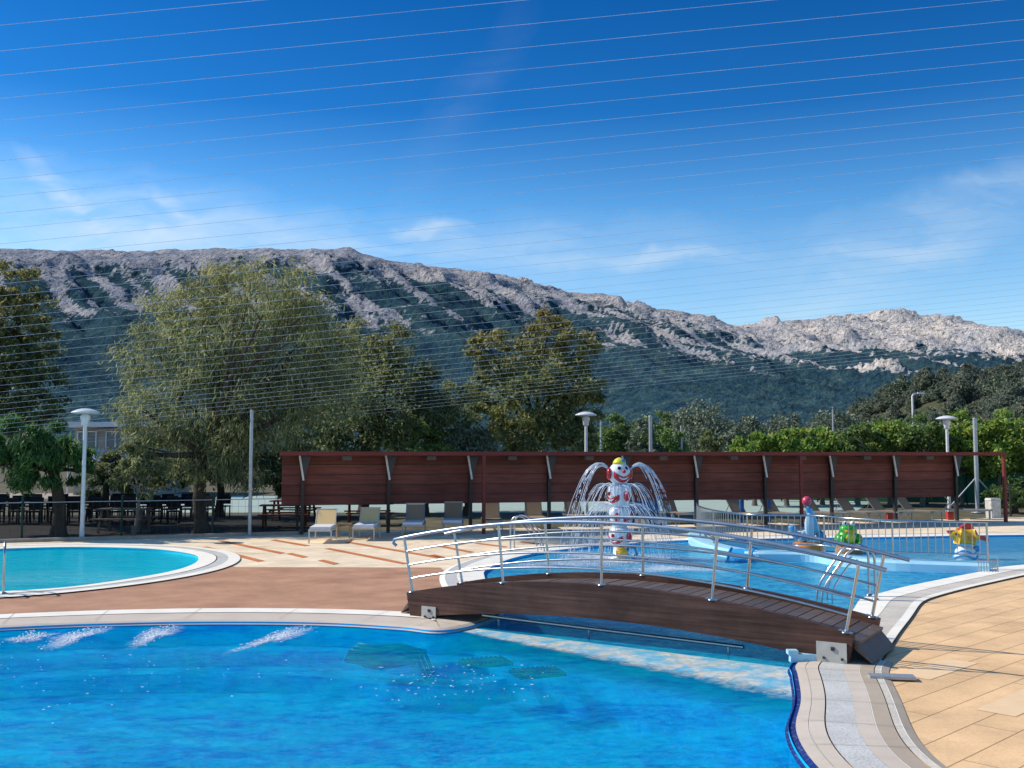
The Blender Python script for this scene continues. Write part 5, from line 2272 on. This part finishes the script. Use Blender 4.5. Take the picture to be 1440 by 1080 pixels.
# ------------------------------------------------------------------ terrain
def perlin2(x, y, seed):
    rng = np.random.default_rng(seed)
    perm = rng.permutation(512)
    g = rng.uniform(0, 2 * PI, 512)
    xi, yi = np.floor(x).astype(int), np.floor(y).astype(int)
    xf, yf = x - xi, y - yi

    def grad(ix, iy, dx, dy):
        h = perm[(perm[ix & 511] + iy) & 511]
        a = g[h]
        return np.cos(a) * dx + np.sin(a) * dy
    u = xf * xf * xf * (xf * (xf * 6 - 15) + 10)
    v = yf * yf * yf * (yf * (yf * 6 - 15) + 10)
    a = grad(xi, yi, xf, yf)
    b = grad(xi + 1, yi, xf - 1, yf)
    c = grad(xi, yi + 1, xf, yf - 1)
    d = grad(xi + 1, yi + 1, xf - 1, yf - 1)
    return (a + (b - a) * u) * (1 - v) + (c + (d - c) * u) * v


def fbm(x, y, seed, octv=5, gain=.5, ridged=False):
    s = np.zeros_like(x)
    a, f, tot = 1.0, 1.0, 0
    for k in range(octv):
        n = perlin2(x * f, y * f, seed + k * 17)
        if ridged:
            n = 1 - np.abs(n) * 2.2
            n = n * n * np.sign(n)
        s += a * n
        tot += a
        a *= gain
        f *= 2.03
    return s / tot


def terrain(name, xs, ys, Z, mat, attrs=None):
    ny, nx = Z.shape
    X, Y = np.meshgrid(xs, ys)
    co = np.stack([X, Y, Z], -1).reshape(-1, 3)
    idx = np.arange(ny * nx).reshape(ny, nx)
    q = np.stack([idx[:-1, :-1], idx[:-1, 1:], idx[1:, 1:], idx[1:, :-1]], -1).reshape(-1, 4)
    me = bpy.data.meshes.new(name)
    me.vertices.add(len(co))
    me.loops.add(q.size)
    me.polygons.add(len(q))
    me.vertices.foreach_set('co', co.ravel())
    me.loops.foreach_set('vertex_index', q.ravel().astype(np.int32))
    me.polygons.foreach_set('loop_start', np.arange(0, q.size, 4, dtype=np.int32))
    me.polygons.foreach_set('loop_total', np.full(len(q), 4, dtype=np.int32))
    me.polygons.foreach_set('use_smooth', np.ones(len(q), dtype=bool))
    me.update()
    me.validate()
    for k, a in (attrs or {}).items():
        at = me.attributes.new(k, 'FLOAT', 'POINT')
        at.data.foreach_set('value', a.ravel().astype(np.float32))
    o = link(name, me, mat)
    o['kind'] = 'structure'
    return o


crest_px = [(-500, 350), (-150, 345), (0, 349), (90, 352), (200, 352), (300, 348), (420, 350), (490, 349), (520, 360), (560, 369), (640, 378), (700, 386), (760, 401), (800, 411), (850, 414), (900, 431), (960, 442),
            (1030, 459), (1100, 454), (1180, 447), (1260, 441), (1310, 447), (1350, 461), (1390, 473), (1420, 474), (1440, 482), (1520, 505), (1700, 540), (2000, 580)]
xs = np.arange(-1750, 1700, 6.0)
ys = np.concatenate([np.arange(430, 1300, 9.0), np.arange(1300, 1900, 5.0), np.arange(1900, 2300, 20.0)])
X, Y = np.meshgrid(xs, ys)
YC = 1650 + 60 * np.sin(X / 260) + 40 * np.sin(X / 97 + 1)
cu_ = np.array([(p[0] - 720) / F for p in crest_px])
ch_ = np.array([(640 - p[1]) / F for p in crest_px])
HC = CAM_H + np.interp(X / YC, cu_, ch_) * YC
s = (Y - 430) / (YC - 430)
sc_ = np.clip(s, 0, 1)
prof = .62 * sc_ ** 1.25 + .38 * np.clip((sc_ - .50) / .5, 0, 1) ** 1.3
back = np.clip((s - 1) / .4, 0, 1)
prof = prof * (1 - .55 * back ** 1.2)
al = X + .75 * (Y - 1200)       # constant along the gullies that run down to the right
be = Y - .4 * X
rid = fbm(al / 120, be / 480, 3, 5, .52, True)
det = fbm(X / 60, Y / 60, 9, 5, .55)
det2 = fbm(al / 48, be / 150, 33, 4, .55, True)
amp = np.clip(sc_ * 1.5, .1, 1) * np.where(sc_ > .93, np.clip(1.2 - (sc_ - .90) * 11, .15, 1), 1)
spur = fbm(al / 330, be / 1400, 51, 3, .5, True)
mid = np.clip(np.sin(np.clip(sc_, 0, 1) * PI), 0, 1)
Z = HC * prof + (rid * 25 + det * 4.5 + det2 * 14 + fbm(X / 22, Y / 22, 14, 3) * 4 + fbm(al / 26, be / 120, 44, 3, .55, True) * 6) * amp + spur * 42 * mid - 30 * mid - 14 * amp * (1 - sc_)
# terraces of rock near the top
Z += 5 * amp * np.sin(Z / 9 + det * 6) * np.clip((sc_ - .5) * 3, 0, 1)
Z[0, :] = -5
elev = Z / np.maximum(HC, 1)
gy, gx = np.gradient(Z, ys, xs)
slope = np.sqrt(gx ** 2 + gy ** 2)
rgt = np.clip((X / YC - .10) / .25, 0, 1)     # the right hump is barer
ln = fbm(al / 95, be / 420, 71, 5, .6)
rock = (elev - (.76 - .14 * rgt)) * 3.6 + ln * 1.5 + det * .6 + rid * .25 + .10
chute = fbm(al / 52, be / 620, 91, 4, .55, True)
rock = np.maximum(rock, np.clip((chute - .42) * 4, 0, 1) * np.clip((elev - (.44 - .15 * rgt)) * 5, 0, 1))
rock = np.clip(rock, 0, 1)


def mountain_mat():
    m, t, out = nt('karst_mountain')
    at = N(t, 'ShaderNodeAttribute')
    at.attribute_name = 'rock'
    v = mapped(t)
    n1 = noise_node(t, .045, 6, .68, v)
    n2 = noise_node(t, .16, 5, .7, v)
    n3 = noise_node(t, .012, 4, .55, v)
    # break up the edge between rock and scrub
    s1 = N(t, 'ShaderNodeMath', operation='MULTIPLY_ADD')
    t.links.new(n1.outputs[0], s1.inputs[0])
    s1.inputs[1].default_value = 1.5
    s1.inputs[2].default_value = -.78
    s2 = N(t, 'ShaderNodeMath', operation='ADD')
    t.links.new(at.outputs['Fac'], s2.inputs[0])
    t.links.new(s1.outputs[0], s2.inputs[1])
    s3 = N(t, 'ShaderNodeMath', operation='MULTIPLY_ADD')
    t.links.new(n2.outputs[0], s3.inputs[0])
    s3.inputs[1].default_value = 1.1
    t.links.new(s2.outputs[0], s3.inputs[2])
    msk = ramp(t, s3.outputs[0], [(.84, (0, 0, 0)), (1.0, (1, 1, 1))])
    rk = ramp(t, n2.outputs[0], [(.36, (.07, .085, .095)), (.42, (.37, .36, .35)), (.54, (.56, .53, .50)), (.7, (.72, .68, .63))])
    rk2 = ramp(t, n3.outputs[0], [(.35, (.72, .75, .82)), (.65, (1.08, 1.02, .96))])
    rkc = mixc(t, 1.0, rk.outputs[0], rk2.outputs[0], 'MULTIPLY')
    ap = N(t, 'ShaderNodeAttribute')
    ap.attribute_name = 'pale'
    pr = ramp(t, ap.outputs['Fac'], [(.1, (.78, .82, .92)), (.55, (1.0, 1.0, 1.02)), (.9, (1.38, 1.33, 1.27))])
    rkc = mixc(t, 1.0, rkc, pr.outputs[0], 'MULTIPLY')
    vg = ramp(t, n1.outputs[0], [(.32, (.020, .054, .088)), (.52, (.044, .095, .116)), (.72, (.095, .148, .128))])  # scrub tinted blue: aerial haze put into its colour
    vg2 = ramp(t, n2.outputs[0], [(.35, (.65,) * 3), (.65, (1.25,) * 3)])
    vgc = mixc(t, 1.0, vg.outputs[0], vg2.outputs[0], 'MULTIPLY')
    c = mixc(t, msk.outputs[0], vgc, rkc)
    p = N(t, 'ShaderNodeBsdfDiffuse')
    t.links.new(c, p.inputs[0])
    b1 = N(t, 'ShaderNodeMath', operation='MULTIPLY_ADD')
    t.links.new(n2.outputs[0], b1.inputs[0])
    b1.inputs[1].default_value = .45
    t.links.new(n1.outputs[0], b1.inputs[2])
    t.links.new(bump(t, b1.outputs[0], 1.0, 12.0), p.inputs['Normal'])
    t.links.new(p.outputs[0], out.inputs[0])
    return m


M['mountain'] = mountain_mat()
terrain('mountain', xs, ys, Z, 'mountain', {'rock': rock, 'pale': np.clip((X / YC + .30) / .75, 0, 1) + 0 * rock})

# wooded hill at the right
hxs = np.arange(40, 330, 4.0)
hys = np.arange(110, 330, 4.0)
HX, HYY = np.meshgrid(hxs, hys)
hill_px = [(1195, 605), (1225, 585), (1255, 556), (1290, 540), (1330, 535), (1440, 530), (1700, 520), (2300, 515)]
hu = np.array([(p[0] - 720) / F for p in hill_px])
hh = np.array([(640 - p[1]) / F for p in hill_px])
HT = np.interp(HX / 235, hu, hh, left=0) * 235
HZ = HT * np.clip((HYY - 110) / 125, 0, 1) ** .9 * (1 - .3 * np.clip((HYY - 240) / 90, 0, 1)) + fbm(HX / 40, HYY / 40, 5) * 1.5 - .4
o = terrain('wooded_hill', hxs, hys, HZ, 'hill_ground')
protos = []
rn = random.Random(77)


def hill_tree(seed, mat):
    bl = [(0, 0, 3.6, 1.5), (1.1, .3, 2.8, 1.3), (-1.0, -.2, 2.9, 1.4), (.1, -.9, 2.4, 1.4), (-.3, 1.0, 2.6, 1.2), (.3, 0, 4.7, .9)]
    return make_tree('hillside_tree', 'small scrubby tree on the wooded hill at the right', 'tree', (0, 0, 0), bl, 3600, mat, .46, .26, .14, .4, 0, 'trees covering the hill at the right', seed=seed, twigs=False, clump=.34)


protos = [hill_tree(501, 'leaf_hill'), hill_tree(502, 'leaf_hill'), hill_tree(503, 'leaf_olive')]
used = set()
cands = []
tries = 0
while len(cands) < 210 and tries < 6000:
    tries += 1
    yy = rn.uniform(118, 262)
    px = rn.uniform(1190, 1480)
    xx = (px - 720) / F * yy
    if xx < 42:
        continue
    if any((xx - a) ** 2 + (yy - b) ** 2 < 2.5 ** 2 for a, b in cands):
        continue
    i = min(len(hys) - 1, int((yy - 110) / 4))
    j = min(len(hxs) - 1, int((xx - 40) / 4))
    z = HZ[i, j]
    if z < .5 and rn.random() < .5:
        continue
    cands.append((xx, yy))
    k = rn.choice((0, 0, 1, 1, 2))
    sc = rn.uniform(.75, 1.35)
    o = protos[k] if k not in used else dup(protos[k])
    used.add(k)
    o.location = (xx, yy, z - .2)
    o.rotation_euler = (0, 0, rn.uniform(0, 6.28))
    o.scale = (sc, sc, sc * rn.uniform(.85, 1.2))
# scattered trees at the foot of the mountain
fo = 'scattered trees at the foot of the mountain'
for k in range(70):
    yy = rn.uniform(150, 330)
    px = rn.uniform(835, 1215)
    xx = (px - 720) / F * yy
    o = dup(protos[rn.choice((0, 1))], (xx, yy, -.1), rn.uniform(0, 6.28), 'distant scrubby tree on the plain at the foot of the mountain', fo, None, rn.uniform(1.1, 1.9))

# ------------------------------------------------------------------ light
EL = R(38)
SUN_TRAVEL = Vector((.972, -.235, 0)).normalized()
sun_dir = Vector((-SUN_TRAVEL.x * math.cos(EL), -SUN_TRAVEL.y * math.cos(EL), math.sin(EL)))   # towards the sun
sl_d = bpy.data.lights.new('sun', 'SUN')
sl_d.energy = 5.0
sl_d.angle = R(.53)
sl_d.color = (1.0, .93, .82)
so = bpy.data.objects.new('sun', sl_d)
COL.objects.link(so)
so.location = (-20, 10, 30)
so.rotation_euler = (-sun_dir).to_track_quat('-Z', 'Y').to_euler()

w = bpy.data.worlds.new('World')
scene.world = w
w.use_nodes = True
t = w.node_tree
for n in list(t.nodes):
    t.nodes.remove(n)
out = t.nodes.new('ShaderNodeOutputWorld')
bg = t.nodes.new('ShaderNodeBackground')
bg.inputs[1].default_value = 0.15
sky = t.nodes.new('ShaderNodeTexSky')
sky.sky_type = 'NISHITA'
sky.sun_disc = False
sky.sun_elevation = EL
# rotation 0 = sun at +Y, clockwise seen from above
sky.sun_rotation = math.atan2(sun_dir.x, sun_dir.y)
sky.altitude = 100
sky.air_density = 1.0
sky.dust_density = 0.35
sky.ozone_density = 2.2
hs_ = t.nodes.new('ShaderNodeHueSaturation')
hs_.inputs['Saturation'].default_value = 1.15
t.links.new(sky.outputs[0], hs_.inputs['Color'])
tc = t.nodes.new('ShaderNodeTexCoord')
sx = t.nodes.new('ShaderNodeSeparateXYZ')
t.links.new(tc.outputs['Generated'], sx.inputs[0])
# thin cirrus: noise on the sky plane (x/z, y/z)
ym = N(t, 'ShaderNodeMath', operation='MAXIMUM')
t.links.new(sx.outputs[1], ym.inputs[0])
ym.inputs[1].default_value = .02
cx = N(t, 'ShaderNodeMath', operation='DIVIDE')
t.links.new(sx.outputs[0], cx.inputs[0])
t.links.new(ym.outputs[0], cx.inputs[1])
cy = N(t, 'ShaderNodeMath', operation='DIVIDE')
t.links.new(sx.outputs[2], cy.inputs[0])
t.links.new(ym.outputs[0], cy.inputs[1])
cb = t.nodes.new('ShaderNodeCombineXYZ')
t.links.new(cx.outputs[0], cb.inputs[0])
t.links.new(cy.outputs[0], cb.inputs[1])
# domain warp gives the wisps their torn look
nw = noise_node(t, 7, 4, .6, cb.outputs[0])
wv_ = N(t, 'ShaderNodeVectorMath', operation='SUBTRACT')
t.links.new(nw.outputs['Color'], wv_.inputs[0])
wv_.inputs[1].default_value = (.5, .5, .5)
ws_ = N(t, 'ShaderNodeVectorMath', operation='MULTIPLY_ADD')
t.links.new(wv_.outputs[0], ws_.inputs[0])
ws_.inputs[1].default_value = (.07, .07, 0)
t.links.new(cb.outputs[0], ws_.inputs[2])
acc = None
shared = []
for tl in (-30, 20):
    mq = t.nodes.new('ShaderNodeMapping')
    mq.inputs['Rotation'].default_value = (0, 0, R(-tl))
    mq.inputs['Scale'].default_value = (7, 34, 1)
    t.links.new(ws_.outputs[0], mq.inputs[0])
    nq = noise_node(t, 1.0, 4, .6, mq.outputs[0], .4)
    shared.append(ramp(t, nq.outputs[0], [(.32, (.15,) * 3), (.68, (1,) * 3)]))
# direction (azimuth tangent, elevation tangent), half axes, tilt, density
for az_, el_, la, wa, tilt, den in ((-.46, .27, .085, .016, -42, .55), (-.40, .235, .30, .075, -10, .62), (-.10, .228, .065, .012, 10, .75), (.40, .20, .34, .05, 27, .40),
                                    (.02, .205, .55, .05, 0, .30), (-.05, .36, .16, .035, 58, .06), (-.33, .245, .06, .012, -48, .40), (.15, .20, .12, .014, 4, .35), (.46, .27, .22, .02, 16, .22), (-.30, .215, .5, .035, 0, .35)):
    mp = t.nodes.new('ShaderNodeMapping')
    mp.vector_type = 'TEXTURE'
    mp.inputs['Location'].default_value = (az_, el_, 0)
    mp.inputs['Rotation'].default_value = (0, 0, R(tilt))
    mp.inputs['Scale'].default_value = (la, wa, 1)
    t.links.new(ws_.outputs[0], mp.inputs[0])
    g_ = t.nodes.new('ShaderNodeTexGradient')
    g_.gradient_type = 'SPHERICAL'
    t.links.new(mp.outputs[0], g_.inputs[0])
    rr_ = shared[0 if tilt < -5 else 1]
    k1 = N(t, 'ShaderNodeMath', operation='MULTIPLY')
    t.links.new(g_.outputs['Fac'], k1.inputs[0])
    t.links.new(rr_.outputs[0], k1.inputs[1])
    k2 = N(t, 'ShaderNodeMath', operation='MULTIPLY_ADD')
    t.links.new(k1.outputs[0], k2.inputs[0])
    k2.inputs[1].default_value = den
    if acc is None:
        k2.inputs[2].default_value = 0
    else:
        t.links.new(acc, k2.inputs[2])
    acc = k2.outputs[0]
m3 = N(t, 'ShaderNodeMath', operation='MINIMUM')
t.links.new(acc, m3.inputs[0])
m3.inputs[1].default_value = .85
gr = ramp(t, sx.outputs[2], [(0.0, (1.05, 1.14, 1.20)), (.12, (1.05, 1.14, 1.18)), (.24, (.50, .90, 1.12)), (.33, (.09, .50, .86)), (.47, (.02, .36, .70)), (.60, (.25, .62, .95)), (.85, (1.15, 1.25, 1.3))])
gcol = mixc(t, 1.0, hs_.outputs[0], gr.outputs[0], 'MULTIPLY')
ccol = mixc(t, m3.outputs[0], gcol, (4.9, 5.7, 6.3))
t.links.new(ccol, bg.inputs[0])
t.links.new(bg.outputs[0], out.inputs[0])

scene.view_settings.view_transform = 'Standard'
scene.view_settings.look = 'None'
scene.view_settings.exposure = 0
scene.view_settings.gamma = 1
scene.render.engine = 'CYCLES'
scene.cycles.max_bounces = 8
scene.cycles.transparent_max_bounces = 16
